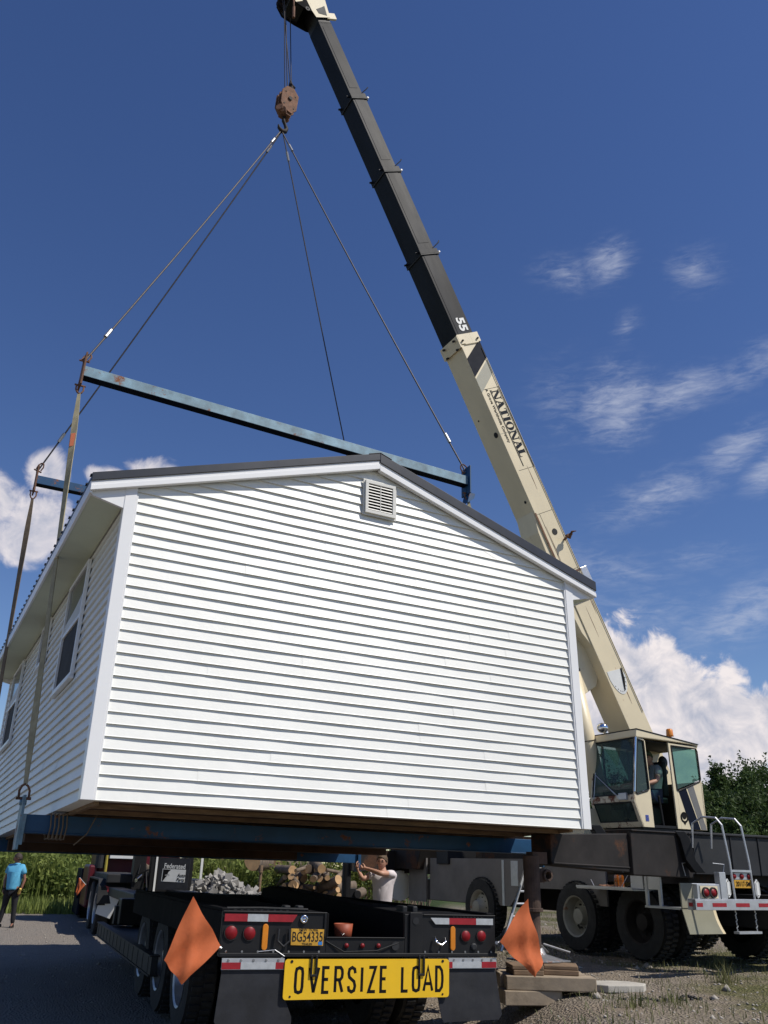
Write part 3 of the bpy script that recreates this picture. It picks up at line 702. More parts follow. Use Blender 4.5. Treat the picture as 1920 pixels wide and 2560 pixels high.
# webbing straps
def strap(a, b, label, w=.078, mat='web', tw=1.2):
    t = thing('webbing_strap', label, 'strap', Matrix.Translation(a), 'webbing straps between spreader bars and lifting beams'); L = (b-a).length; d = (b-a).normalized()
    x = (HM.to_3x3() @ Vector((1, 0, 0))); x = (x-d*x.dot(d)).normalized(); y = d.cross(x); n = 24; vs = []; s0 = .14
    for i in range(n+1):
        f = i/n; ww = w*(.45+.55*min(1, min(f, 1-f)*9)); an = tw*math.sin(f*math.pi*.9)*1.0+.35
        c = d*(s0+(L-2*s0)*f); r = x*math.cos(an)+y*math.sin(an); q = d.cross(r)
        vs += [c-r*ww/2-q*.005, c+r*ww/2-q*.005, c+r*ww/2+q*.005, c-r*ww/2+q*.005]
    m = MB(); m.add(vs, [(4*i+j, 4*i+(j+1) % 4, 4*i+4+(j+1) % 4, 4*i+4+j) for i in range(n) for j in range(4)]+[(0, 3, 2, 1), (4*n, 4*n+1, 4*n+2, 4*n+3)])
    m.build('webbing', M_[mat], t)
    for c, up in ((d*.02, d), (d*(L-.02), -d)):
        m = MB(); m.tube([c-x*.042, c+up*.07-x*.045, c+up*.115-x*.025, c+up*.13, c+up*.115+x*.025, c+up*.07+x*.045, c+x*.042], .011, 8); m.tube([c-x*.065, c+x*.065], .013, 8); m.build('shackle', M_['rusty'], t)
    return t, d, x, y
t, d, x, y = strap(upp[0][2], low[0][0], 'tan webbing strap with an orange label, in front of the left eave', tw=.9)
m = MB(); fr_ = Matrix.Identity(4); c = d*.78; 
for i_, col in enumerate((x, y)): pass
rx = x*math.cos(.62)+y*math.sin(.62); q = d.cross(rx)
m.add([c-rx*.028-q*.008, c+rx*.028-q*.008, c+rx*.028-q*.008+d*.19, c-rx*.028-q*.008+d*.19, c-rx*.028+q*.008, c+rx*.028+q*.008, c+rx*.028+q*.008+d*.19, c-rx*.028+q*.008+d*.19], [(0, 3, 2, 1), (4, 5, 6, 7), (0, 1, 5, 4), (1, 2, 6, 5), (2, 3, 7, 6), (3, 0, 4, 7)]); m.build('strap_label', pbr('label_orange', (.75, .22, .10), .7), t)
strap(upp[1][2], low[1][0], 'brownish webbing strap at the left edge, below the far spreader bar', .085, 'web_dark', .8)
strap(upp[0][3], low[0][1], 'short visible webbing strap under the right end plate of the near spreader bar', .085, 'web')
strap(upp[1][3], low[1][1], 'webbing strap hidden behind the house, ending at the beam plate the young man holds', .085, 'web')
# hook block
hb = thing('hook_block', 'rusty steel crane hook block hanging above the four slings', 'hook block', Matrix.Translation(hook_pt) @ Matrix.Rotation(R(38), 4, 'Z') @ Matrix.Rotation(R(4), 4, 'Y') @ Matrix.Scale(.9, 4))
m = MB(); hexa = [(.48, -.10), (.62, -.20), (.98, -.21), (1.16, -.11), (1.20, .06), (1.05, .20), (.62, .20), (.46, .09)]
hx = [(b, a) for a, b in hexa]
for y0, y1 in ((-.13, -.105), (-.012, .012), (.105, .13)): m.prism([(a, b) for a, b in hexa], 'y', y0, y1)
m.build('side_plates', M_['rusty'], hb, bev=.008)
m = MB()
for y0 in (-.058, .058): m.lathe([(-.03, 0), (-.03, .17), (-.012, .14), (.012, .14), (.03, .17), (.03, 0)], 'y', (0, y0, .84), 24)
m.cyl((0, -.16, .84), (0, .16, .84), .045); m.build('sheaves', M_['rusty2'], hb)
m = MB(); m.cyl((-.2, -.10, .47), (-.05, .02, .47), .085, 12); m.cyl((-.13, -.14, .43), (.12, .13, .50), .07, 12); m.box((-.1, -.1, .40), (.1, .1, .48)); m.build('trunnion', M_['rusty'], hb, bev=.006)
m = MB(); m.tube([(0, 0, .42), (0, 0, .27), (.05, 0, .2), (.10, 0, .11), (.08, 0, .02), (0, 0, -.03), (-.08, 0, .02), (-.10, 0, .09)], [.04, .04, .035, .045, .05, .05, .035, .015], 10); m.build('hook', M_['rusty2'], hb, True)
m = MB()
for y0 in (-.02, .05):
    m.box((-.05, y0-.1, .7), (.05, y0-.09, .73))
m.tube([(.02, 0, 1.12), (.05, 0, 1.26), (.02, 0, 1.40), (.0, 0, 1.52)], [.05, .055, .05, .02], 8); m.tube([(.0, -.05, 1.36), (.14, .05, 1.46)], .03, 6); m.tube([(.04, 0, 1.24), (.13, 0, 1.22)], .025, 6); m.build('becket', M_['rusty2'], hb)
m = MB()
for z in (.62, .98):
    for x_ in (-.12, .12): m.cyl((x_, -.14, z), (x_, .14, z), .016, 8)
m.build('bolts', M_['rusty2'], hb)
# ================================================================== CRANE
crane = thing('crane_truck', 'cream and black truck crane with long telescopic boom raised over the house', 'crane truck', pose((2.98, 13.5, .46), 27))
CM = crane.matrix_world.copy(); CI = CM.inverted()
def sub(name, M):  # an Empty used as a part frame would add a level, so parts carry the frame themselves
    return CI @ M
def cbuild(mb, name, mat, M, **k):
    o = mb.build(name, mat, crane, **k); o.matrix_local = CI @ M; return o
E0 = Vector((4.436, 15.4, 3.883)); E1 = Vector((-1.704, 12.2, 17.583)); dd = (E1-E0).normalized(); az = Vector((dd.x, dd.y, 0)).normalized(); nn = Vector((-az.y, az.x, 0)); mm_ = (-nn).cross(dd)
BM = frame(E0, -nn, dd, mm_)
BW, BH = .545, .49
secs = [(-1.3, 7.80, 0, 0, BW, BH, 'boom_base_section', M_['cream']), (7.0, 9.75, .02, .02, .505, .41, 'boom_section', M_['black_boom']), (9.6, 11.63, .035, .035, .475, .37, 'boom_section', M_['black_boom']), (11.5, 13.35, .05, .045, .45, .335, 'boom_section', M_['black_boom']), (13.2, 15.1, .065, .055, .42, .30, 'boom_section', M_['black_boom'])]
bs = []
for i, (y0, y1, x0, z0, w, h, nm_, mt) in enumerate(secs):
    m = MB(); m.box((x0, y0, z0), (x0+w, y1, z0+h))
    if i: 
        m.box((x0-.018, y1-.10, z0-.018), (x0+w+.018, y1, z0+h+.018)) if i < 4 else None
        m.box((x0-.004, y0+.3, z0+.05), (x0, y1-.12, z0+h-.06))
    bs.append(cbuild(m, nm_, mt, BM, bev=.008))
def bchild(mb, name, mat, parent, **k): return mb.build(name, mat, parent, **k)
# base section details
base = bs[0]
m = MB(); m.box((-.02, 7.68, .30), (BW+.02, 7.88, BH+.02)); m.box((-.02, 7.68, -.02), (-.0015, 7.88, .30)); m.box((BW+.0015, 7.62, -.03), (BW+.03, 7.86, .30)); m.box((-.02, 7.62, -.035), (BW+.02, 7.86, -.0015)); m.box((-.024, 7.66, .1), (-.02, 7.68, .44))
bchild(m, 'collar', M_['cream'], base, bev=.006)
m = MB()
for z_ in (.06, .44):
    m.cyl((-.05, 7.74, z_), (-.028, 7.74, z_), .02, 8)
for y_ in (7.6, 7.78): m.box((.05, y_, -.09), (.09, y_+.03, -.045)); m.box((.40, y_, -.09), (.44, y_+.03, -.045))
bchild(m, 'collar_bolts', M_['rusty2'], base)
X_ = -.0025
m = MB(); m.prism([(7.72, .488), (7.34, .488), (6.99, .004), (7.38, .004)], 'x', X_, -.0005); bchild(m, 'navy_stripe', M_['navy'], base)
m = MB(); m.prism([(7.30, .488), (7.02, .488), (6.66, .004), (6.95, .004)], 'x', X_, -.0005); bchild(m, 'grey_stripe', M_['khaki'], base)
def bT(y, z, x=-.004): return frame((x, y, z), Vector((0, -1, 0)), Vector((0, 0, 1)), Vector((-1, 0, 0)))
# serif lettering
def serif(mb, word, M, H, adv, gap):
    th, tn, sh = .36, .11, .065   # thick, thin strokes, serif height (fractions of H)
    def bar(x0, y0, x1, y1, w): mb.add([M @ Vector(p) for p in [(x0-w/2, y0, 0), (x0+w/2, y0, 0), (x1+w/2, y1, 0), (x1-w/2, y1, 0)]], [(0, 1, 2, 3)])
    def rect(x0, y0, x1, y1): mb.add([M @ Vector(p) for p in [(x0, y0, 0), (x1, y0, 0), (x1, y1, 0), (x0, y1, 0)]], [(0, 1, 2, 3)])
    x = 0; S_ = H*sh; T = H*th; N = H*tn
    for ch in word:
        w = H*adv[ch]
        if ch == 'N':
            bar(x+.12*w, 0, x+.12*w, H, N); bar(x+.88*w, 0, x+.88*w, H, N); bar(x+.16*w, H-.0, x+.80*w, 0, T)
            rect(x-.05*w, H-S_, x+.3*w, H); rect(x-.05*w, 0, x+.3*w, S_); rect(x+.7*w, H-S_, x+1.05*w, H)
        elif ch == 'A':
            bar(x+.12*w, 0, x+.5*w, H, N); bar(x+.82*w, 0, x+.46*w, H, T); rect(x+.25*w, .28*H, x+.7*w, .28*H+S_); rect(x-.05*w, 0, x+.3*w, S_); rect(x+.6*w, 0, x+1.08*w, S_)
        elif ch == 'T':
            bar(x+.5*w, 0, x+.5*w, H, T); rect(x, H-S_*1.3, x+w, H); rect(x+.22*w, 0, x+.78*w, S_); rect(x, H-.3*H, x+.06*w, H); rect(x+.94*w, H-.3*H, x+w, H)
        elif ch == 'I':
            bar(x+.5*w, 0, x+.5*w, H, T); rect(x+.05*w, 0, x+.95*w, S_); rect(x+.05*w, H-S_, x+.95*w, H)
        elif ch == 'L':
            bar(x+.3*w, 0, x+.3*w, H, T); rect(x, 0, x+w, S_*1.3); rect(x+w-.07*w, 0, x+w, .32*H); rect(x, H-S_, x+.6*w, H)
        elif ch == 'O':
            n = 24; vs = []
            for j in range(n):
                a = 2*math.pi*j/n; vs += [M @ Vector((x+w/2+math.cos(a)*w/2, H/2+math.sin(a)*H*.52, 0)), M @ Vector((x+w/2+math.cos(a)*(w/2-T*.85)*1.0, H/2+math.sin(a)*H*.46, 0))]
            mb.add(vs, [(2*j, (2*j+2) % (2*n), (2*j+3) % (2*n), 2*j+1) for j in range(n)])
        x += w+gap*H
    return x
m = MB(); serif(m, 'NATIONAL', bT(6.66, .24), .17, dict(N=1.12, A=1.02, T=.95, I=.5, O=1.05, L=.85), .07)
m.box((-.004, 5.10, .208), (X_+.0005, 6.68, .215)); m.box((-.004, 5.10, .224), (X_+.0005, 6.68, .228))
bchild(m, 'maker_lettering', M_['inkn'], base)
m = MB(); text_mb(m, 'A Grove Worldwide Company', bT(6.16, .135), .088, 1.0, .001, .0005)
for a, b in (((6.71, .07), (6.715, .46)), ((5.04, .07), (5.045, .46)), ((5.04, .455), (6.71, .46)), ((4.16, .05), (4.165, .44)), ((3.0, .05), (3.005, .44)), ((3.0, .10), (4.16, .104))): m.box((-.0035, a[0], a[1]), (-.001, b[0], b[1]))
bchild(m, 'fine_lettering', M_['ink'], base)
m = MB(); m.lathe([(-.006, 0), (-.006, .062)], 'x', (0, 3.76, .27), 20); bchild(m, 'access_hole', M_['dark'], base)
m = MB()
for (x_, y_, r_) in ((.11, 5.83, .055), (.39, 6.25, .02), (.11, 4.46, .03)): m.lathe([(-.005, 0), (-.005, r_)][::-1], 'z', (x_, y_, 0), 14)
bchild(m, 'drain_hole', M_['dark'], base)
m = MB(); m.tube([(-.01, 3.56, .40), (-.14, 3.60, .42)], .022, 8); m.tube([(-.10, 3.55, .44), (-.2, 3.64, .48), (-.26, 3.62, .52)], [.03, .022, .008], 7); m.box((-.16, 3.58, .38), (-.10, 3.63, .50)); bchild(m, 'rope_peg', M_['rusty'], base)
# weld seams, grease streaks and a hose on the base section
for k, (y0, z0_, l_, w_) in enumerate(((4.6, .30, .5, .010), (3.2, .12, .7, .008), (2.1, .40, .4, .012), (1.7, .22, .6, .007), (6.1, .47, .8, .006), (.4, .3, .5, .012))):
    m = MB(); m.prism([(y0, z0_), (y0+l_*.4, z0_+w_), (y0+l_, z0_+w_*.3), (y0+l_*.5, z0_-w_*.4)], 'x', -.0022, -.0006); bchild(m, 'grease_streak', M_['rusty'], base)
m = MB(); m.tube([(-.012, .2, .46), (-.014, 2.2, .455), (-.012, 4.4, .462), (-.014, 6.9, .455), (-.01, 7.55, .46)], .006, 5); bchild(m, 'hose', M_['dgrey'], base)
m = MB()
for y_ in (2.97, 5.8): m.box((-.0018, y_, .004), (-.0004, y_+.008, BH-.004))
bchild(m, 'weld_seam', M_['khaki'], base)
# boom angle gauge
m = MB(); pts = [(1.10, .05)]+[(1.04-.42*math.cos(a), .24+.0+.2*math.sin(a)) for a in np.linspace(-1.35, 1.25, 14)]+[(1.04, .40)]
m.prism([(a, b) for a, b in pts], 'x', -.006, -.001); g = bchild(m, 'angle_gauge', M_['white'], base)
m = MB(); m.prism([(1.06, .385), (1.05, .41), (.85, .37), (.67, .28), (.70, .27), (.86, .32)], 'x', -.016, -.010)
for a in np.linspace(-.9, 1.1, 9): m.box((-.008, 1.04-.37*math.cos(a)-.012, .24+.175*math.sin(a)-.005), (-.0062, 1.04-.37*math.cos(a)+.01, .24+.175*math.sin(a)+.006))
m.build('gauge_needle', M_['ink'], g)
# cylinder lug under base, doubled plate
m = MB(); m.prism([(4.25, -.001), (3.85, -.09), (2.6, -.16), (1.9, -.10), (1.6, -.001)], 'x', .02, BW-.02); bchild(m, 'cylinder_lug', M_['cream'], base, bev=.006)
m = MB(); m.box((-.006, 2.4, -.004), (-.0005, 4.2, .03)); m.box((-.012, 2.94, .30), (-.001, 2.97, .49)); bchild(m, 'wear_strip', M_['rusty'], base)
m = MB(); m.box((.0, 2.62, BH+.002), (.30, 2.98, BH+.17)); m.box((.08, 2.4, BH+.002), (.2, 2.62, BH+.12)); bchild(m, 'winch_guard', M_['galv'], base, bev=.01)
# 55 on section 2
m = MB(); text_mb(m, '55', bT(8.09, .245, .012), .26, 1.15, .010, .002, 1.0); m.build('size_numerals', M_['white'], bs[1])
# rope guides at joints
for i, s in enumerate((1, 2, 3)):
    y0, y1, x0, z0, w, h, _, _ = secs[s]
    m = MB(); m.tube([(x0-.01, y1+.0, z0+h*.8), (x0-.03, y1+.10, z0+h+.10), (x0-.0, y1+.16, z0+h+.17)], .012, 6); m.box((x0+.05, y1-.10, z0+h), (x0+.12, y1-.02, z0+h+.09)); m.box((x0+.03, y1-.06, z0-.08), (x0+.06, y1-.03, z0-.018)); m.box((x0+w-.06, y1-.06, z0-.09), (x0+w-.03, y1-.03, z0-.018))
    m.build('rope_guide', M_['black'], bs[s])
    m = MB(); m.box((x0-.022, y1-.125, z0-.022), (x0+w+.022, y1-.105, z0+h+.022)); m.build('joint_band', M_['dgrey'], bs[s])
    m = MB(); m.cyl((x0+.02, y1-.06, z0+h+.09), (x0+.13, y1-.06, z0+h+.09), .02, 8); m.build('guide_roller', M_['white'], bs[s])
# head
x0, z0, w, h = .065, .055, .42, .30
m = MB()
for xx in (x0-.03, x0+w+.005): m.prism([(15.25, z0-.02), (15.40, z0-.26), (15.58, -.42), (15.82, -.44), (16.0, -.2), (16.0, .2), (15.75, .45), (15.22, .37)], 'x', xx, xx+.025)
hd = cbuild(m, 'boom_head', M_['matte'], BM, bev=.005)
m = MB(); m.prism([(15.32, -.02), (15.16, .02), (15.18, .36), (15.7, .44), (15.9, .2), (15.8, -.05)], 'x', x0-.036, x0-.031); m.prism([(15.50, -.32), (15.54, -.14), (15.72, -.18), (15.70, -.34)], 'x', x0-.036, x0-.031); m.build('head_panel', M_['cream'], hd)
m = MB(); m.box((x0+.0, 15.05, z0+.01), (x0+w-.0, 15.9, z0+h-.01)); m.prism([(15.42, z0-.2), (15.58, -.40), (15.8, -.42), (15.7, z0)], 'x', x0+.0, x0+w-.0); m.build('head_underside', M_['black'], hd)
m = MB()
for xx in (.12, .22, .32, .42): m.lathe([(-.025, 0), (-.025, .2), (-.01, .165), (.01, .165), (.025, .2), (.025, 0)], 'x', (xx, 15.76, -.28), 20)
m.lathe([(-.025, 0), (-.025, .17), (-.01, .14), (.01, .14), (.025, .17), (.025, 0)], 'x', (.25, 15.55, .28), 20); m.build('sheave', M_['rusty2'], hd)
m = MB(); m.prism([(15.22, .30), (15.26, .12), (15.36, .10), (15.42, .25), (15.46, .34)], 'x', x0-.040, x0-.0365); m.lathe([(-.034, .05), (-.034, .02)], 'x', (x0, 15.36, -.1), 12); m.build('torn_decal', M_['dgrey'], hd)
m = MB(); m.tube([(x0-.05, 15.35, -.44), (x0-.05, 15.08, -.56)], .028, 10); m.tube([(x0-.05, 15.55, -.36), (x0-.05, 15.35, -.44)], .018, 8); m.build('pin', M_['rusty'], hd)
m = MB(); m.box((x0-.03, 15.16, .30), (x0+.02, 15.30, .52)); m.build('pin_bracket', M_['cream'], hd)
# hoist rope: along the boom and down to the block
m = MB(); m.tube([(.25, 2.7, BH+.10), (.25, 7.9, BH+.05), (.25, 15.5, .50)], .006, 5); cbuild(m, 'hoist_rope', M_['rope'], BM)
m = MB(); ht = BM @ Vector((.10, 15.5, -.57)); ht2 = BM @ Vector((.42, 15.5, -.2)); HBM = hb.matrix_world
def hk(x, y, z): return HBM @ Vector((x, y, z))
for a, b in ((BM @ Vector((.12, 15.72, -.46)), hk(-.12, -.06, 1.05)), (BM @ Vector((.22, 15.7, -.46)), hk(0, 0, 1.45)), (BM @ Vector((.22, 15.6, -.44)), hk(-.06, -.06, 1.1)), (BM @ Vector((.42, 15.5, -.28)), hk(.13, .06, 1.05))):
    m.tube([CI @ a, CI @ b], .0095, 6)
m.build('hoist_rope', M_['rope'], crane)
# lift cylinder and turret
cyl_top = BM @ Vector((.27, 2.5, -.18)); cyl_bot = Vector((3.88, 15.35, 2.25))
dv = (cyl_bot-cyl_top).normalized(); L = (cyl_bot-cyl_top).length
m = MB(); m.tube([CI @ (cyl_top+dv*.0), CI @ (cyl_top+dv*L*.42)], .075, 16); m.build('cylinder_rod', M_['chrome'], crane, True)
m = MB(); m.tube([CI @ (cyl_top+dv*L*.30), CI @ cyl_bot], .155, 20); m.build('lift_cylinder', M_['cream'], crane, True)
m = MB(); m.tube([CI @ (cyl_top+dv*L*.62), CI @ (cyl_top+dv*(L*.62+.015))], .162, 20); m.tube([CI @ (cyl_top+dv*L*.30), CI @ (cyl_top+dv*(L*.30+.05))], .165, 20); m.build('cylinder_band', M_['rusty2'], crane)
TM = frame(Vector((4.195, 14.3, 3.767)), -az, -nn, Vector((0, 0, 1)))     # cab frame: back, far, up
m = MB(); m.box((-.4, .95, -1.9), (2.0, 1.9, -1.2)); m.prism([(.0, -1.2), (1.9, -1.2), (1.9, .0), (1.3, .35), (.9, .2)], 'y', 1.08, 1.14); m.prism([(.0, -1.2), (1.9, -1.2), (1.9, .0), (1.3, .35), (.9, .2)], 'y', 1.76, 1.82); m.cyl((.7, 1.4, -2.4), (.7, 1.4, -1.9), .62, 28)
cbuild(m, 'turret', M_['cream'], TM, bev=.01)
# ---- cab
cabw = 1.02
floor = MB(); floor.box((.0, .02, -1.50), (1.36, cabw-.02, -1.46)); floor.box((.05, .05, -1.62), (1.34, cabw, -1.51))
cab = cbuild(floor, 'cab', M_['black'], TM)
def cb(mb, name, mat, **k): return mb.build(name, mat, cab, **k)
m = MB()   # near side panels (y = 0 plane, 25 mm thick), polygons as (x, z)
def panel(pts, y0=0, y1=.028): m.prism([(z, x) for x, z in pts], 'y', y0, y1)
def side(y0, y1, door):
    panel([(.0, -.11), (.17, -.145), (.172, -.17), (.02, -.15)], y0, y1)                     # above quarter glass
    panel([(.0, -.11), (.025, -.15), (-.10, -1.02), (-.13, -1.02)], y0, y1)                 # front post
    panel([(.155, -.165), (.19, -.165), (.235, -1.50), (.20, -1.50), (.185, -.93)], y0, y1)  # post behind quarter glass
    panel([(-.13, -1.02), (-.12, -1.02), (.19, -.93), (.205, -1.50), (-.0, -1.50), (-.15, -1.10)], y0, y1)
    panel([(.70, -.15), (.745, -.16), (.80, -.92), (.82, -1.50), (.74, -1.50)], y0, y1)
    panel([(.745, -.16), (1.35, -.17), (1.345, -.21), (.75, -.20)], y0, y1)
    panel([(1.33, -.2), (1.355, -.2), (1.37, -.55), (1.35, -.72)], y0, y1)
    panel([(.80, -.92), (1.35, -.73), (1.37, -.55), (1.385, -1.50), (.82, -1.50)], y0, y1)
side(0, .028, True); cb(m, 'side_panel', M_['cream_cab'], bev=.004)
m = MB(); side(cabw-.028, cabw, False); cb(m, 'side_panel', M_['cream_cab'], bev=.004)
m = MB()
for y0, y1 in ((cabw-.034, cabw-.029),): m.prism([(z, x) for x, z in [(.10, -1.46), (1.34, -1.46), (1.34, -.88), (.0, -.93)]], 'y', y0, y1)
m.box((1.34, .04, -1.46), (1.352, cabw-.03, -.74)); m.prism([(-.150, .03), (-.172, 1.33), (-.180, 1.33), (-.158, .03)], 'y', .03, cabw-.03)
cb(m, 'interior_lining', M_['dark'])
m = MB(); m.prism([(-.105, -.02), (.0, .0), (-.14, 1.37), (-.17, 1.37), (-.145, 1.2), (-.125, .0)], 'y', -.02, cabw+.02); cb(m, 'roof', M_['cream_cab'], bev=.012)
m = MB(); m.prism([(.004, .0), (.014, 0), (-.13, 1.37), (-.14, 1.37)], 'y', -.03, cabw+.03); cb(m, 'roof_edge', M_['dgrey'])
m = MB(); m.box((1.355, .0, -1.5), (1.385, cabw, -.75)); m.box((1.34, .0, -.2), (1.365, cabw, -.14)); cb(m, 'rear_wall', M_['cream_cab'])
# front frame + chin
def fr_pt(t, z): return (-.13*((z+.11)/-.91) if z > -1.02 else -.13, t, z)
m = MB()
for y0, y1 in ((.0, .03), (cabw-.03, cabw)): m.add([(0-.012, y0, -.11), (.02, y0, -.11), (-.10, y0, -1.02), (-.14, y0, -1.02), (0-.012, y1, -.11), (.02, y1, -.11), (-.10, y1, -1.02), (-.14, y1, -1.02)], [(0, 1, 2, 3), (7, 6, 5, 4), (0, 3, 7, 4), (1, 0, 4, 5), (2, 1, 5, 6), (3, 2, 6, 7)])
m.box((-.15, .0, -1.12), (-.115, cabw, -1.02)); m.add([(-.15, 0, -1.12), (-.15, cabw, -1.12), (.0, cabw, -1.50), (.0, 0, -1.50), (-.12, 0, -1.12), (-.12, cabw, -1.12), (.03, cabw, -1.50), (.03, 0, -1.50)], [])
for y0, y1, za, zb in ((0, cabw, -1.42, -1.50), (0, .07, -1.12, -1.42), (cabw-.07, cabw, -1.12, -1.42)):
    fx = lambda z: -.15+(-1.12-z)/.38*.15
    m.add([(fx(za), y0, za), (fx(za), y1, za), (fx(zb), y1, zb), (fx(zb), y0, zb), (fx(za)+.03, y0, za), (fx(za)+.03, y1, za), (fx(zb)+.03, y1, zb), (fx(zb)+.03, y0, zb)], [(0, 1, 2, 3), (7, 6, 5, 4), (0, 3, 7, 4), (1, 5, 6, 2), (0, 4, 5, 1), (3, 2, 6, 7)])
cb(m, 'front_frame', pbr('rusty_cream', (.62, .55, .41), .45, var=.1, rust=.48, rcol=(.10, .035, .02), rs=5), bev=.003)
m = MB(); m.add([(.005, .03, -.13), (.005, cabw-.03, -.13), (-.128, cabw-.03, -1.02), (-.128, .03, -1.02)], [(0, 3, 2, 1)]); cb(m, 'windscreen', M_['glass_d'])
m = MB(); m.add([(-.13, .07, -1.14), (-.13, cabw-.07, -1.14), (-.02, cabw-.07, -1.42), (-.02, .07, -1.42)], [(0, 3, 2, 1)]); cb(m, 'lower_front_window', M_['glass_d'])
m = MB(); m.prism([(z, x) for x, z in [(.03, -.165), (.15, -.18), (.18, -.92), (-.09, -1.0)]], 'y', .010, .015); cb(m, 'quarter_window', M_['glass_d'])
m = MB(); m.prism([(z, x) for x, z in [(.765, -.215), (1.335, -.225), (1.345, -.71), (.81, -.89)]], 'y', .010, .015); cb(m, 'side_window', M_['glass'])
m = MB(); m.prism([(z, x) for x, z in [(.1, -.2), (1.3, -.22), (1.3, -.8), (.1, -.9)]], 'y', cabw-.045, cabw-.04); cb(m, 'far_window', M_['glass'])
# rubber seals
def seal(pts, y, r=.013):
    mm2.tube([(x, y, z) for x, z in pts]+[(pts[0][0], y, pts[0][1])], r, 6)
mm2 = MB(); seal([(.02, -.155), (.15, -.17), (.185, -.92), (.15, -.95), (-.07, -1.01), (-.10, -.99)], -.002); seal([(.76, -.20), (1.32, -.21), (1.345, -.25), (1.355, -.70), (1.33, -.74), (.84, -.915), (.80, -.90)], -.002)
fp = [(.003, .035, -.125), (.003, cabw-.035, -.125), (-.13, cabw-.035, -1.01), (-.13, .035, -1.01)]; mm2.tube(fp+[fp[0]], .016, 6)
fp = [(-.137, .07, -1.135), (-.137, cabw-.07, -1.135), (-.025, cabw-.07, -1.41), (-.025, .07, -1.41)]; mm2.tube(fp+[fp[0]], .012, 6)
cb(mm2, 'window_seal', M_['rubber'])
# stripes, badges
m = MB(); m.prism([(z, x) for x, z in [(.83, -.918), (1.0, -.86), (1.24, -1.498), (1.03, -1.498)]], 'y', -.003, -.0005); cb(m, 'navy_stripe', M_['navy'])
m = MB(); m.prism([(z, x) for x, z in [(1.03, -.85), (1.17, -.80), (1.375, -1.498), (1.26, -1.498)]], 'y', -.003, -.0005); cb(m, 'grey_stripe', M_['grey'])
m = MB(); m.prism([(z, x) for x, z in [(.06, -1.32), (.125, -1.32), (.125, -1.345), (.06, -1.345)]], 'y', -.004, -.0005)
for k in range(4): m.box((.06, -.004, -1.375-k*.018), (.13, -.001, -1.363-k*.018)) if k != 3 else None
m.box((.06, -.004, -1.358), (.13, -.001, -1.35)); cb(m, 'instruction_decal', pbr('decal_blue', (.03, .06, .35), .5))
m = MB(); m.lathe([(-.004, .085), (-.004, .055)], 'y', (.90, 0, -1.32), 24); m.lathe([(-.004, .048), (-.004, .0)], 'y', (.90, 0, -1.30), 16); m.prism([(-1.40, .87), (-1.40, .93), (-1.44, .90)], 'y', -.004, -.001); cb(m, 'round_badge', M_['ink'])
m = MB(); m.tube([(-.035, -.03, -.13), (-.17, -.045, -.98)], .016, 8); m.tube([(-.035, -.03, -.13), (.01, .0, -.13)], .012, 8); m.tube([(-.17, -.045, -.98), (-.13, .0, -1.0)], .012, 8); cb(m, 'grab_rail', M_['chrome'])
m = MB(); m.tube([(-.09, .93, -.66), (-.16, .35, -1.04)], .008, 6); m.tube([(-.085, .88, -.70), (-.16, .42, -1.0)], .005, 6); m.box((-.17, .30, -1.07), (-.14, .36, -1.02)); m.tube([(-.085, .93, -.62), (-.16, .93, -1.05)], .006, 6); cb(m, 'wiper', M_['galv'])
m = MB(); m.box((-.20, .13, -1.10), (-.15, .30, -.99)); cb(m, 'work_lamp', M_['galv'], bev=.01)
m = MB(); m.ell((-.05, .72, .10), (.10, .10, .085), 14, 8); m.box((-.02, .70, .0), (.02, .74, .06)); cb(m, 'spotlight', M_['chrome'], smooth=True)
m = MB(); m.cyl((1.12, .35, -.12), (1.12, .35, .03), .028, 10); m.lathe([(.0, 0), (0, .065), (.02, .06), (.11, .055), (.125, .04), (.13, 0)], 'z', (1.12, .35, .02), 16); cb(m, 'beacon', M_['amber'], smooth=True)
m = MB(); m.box((1.02, .22, -.125), (1.28, .4, -.09)); cb(m, 'beacon_base', M_['cream_cab'])
# seat, levers, mirror seen through the glass
m = MB(); m.box((.42, .30, -1.12), (.90, .76, -1.0)); m.box((.82, .31, -1.0), (.94, .75, -.42)); m.box((.55, .35, -1.46), (.8, .7, -1.12)); cb(m, 'seat', M_['black'], bev=.03)
m = MB(); m.tube([(.30, .22, -1.46), (.27, .25, -.92)], .012, 8); m.ell((.27, .25, -.90), (.025, .025, .035), 8, 6); m.tube([(.18, .5, -1.46), (.10, .5, -.95)], .012, 8); m.box((-.02, .2, -1.0), (.14, .85, -.90)); m.box((.2, .2, -1.46), (.4, .34, -1.1)); m.tube([(.55, .12, -1.46), (.5, .12, -1.0)], .02, 8); cb(m, 'control_console', M_['black'], bev=.01)
m = MB(); m.box((.30, .19, -1.22), (.36, .195, -1.16)); cb(m, 'warning_label', M_['amber'])
m = MB(); m.ell((1.05, -.0+.5, -.40), (.11, .03, .10), 12, 8); m.ell((1.05, .5, -.56), (.10, .03, .06), 12, 8); m.tube([(1.05, .5, -.3), (1.05, .5, -.65)], .012, 6); cb(m, 'fan', M_['black'], smooth=True)
m = MB(); m.box((.0, .0, -1.70), (1.36, cabw, -1.625)); cb(m, 'cab_base', M_['black'])
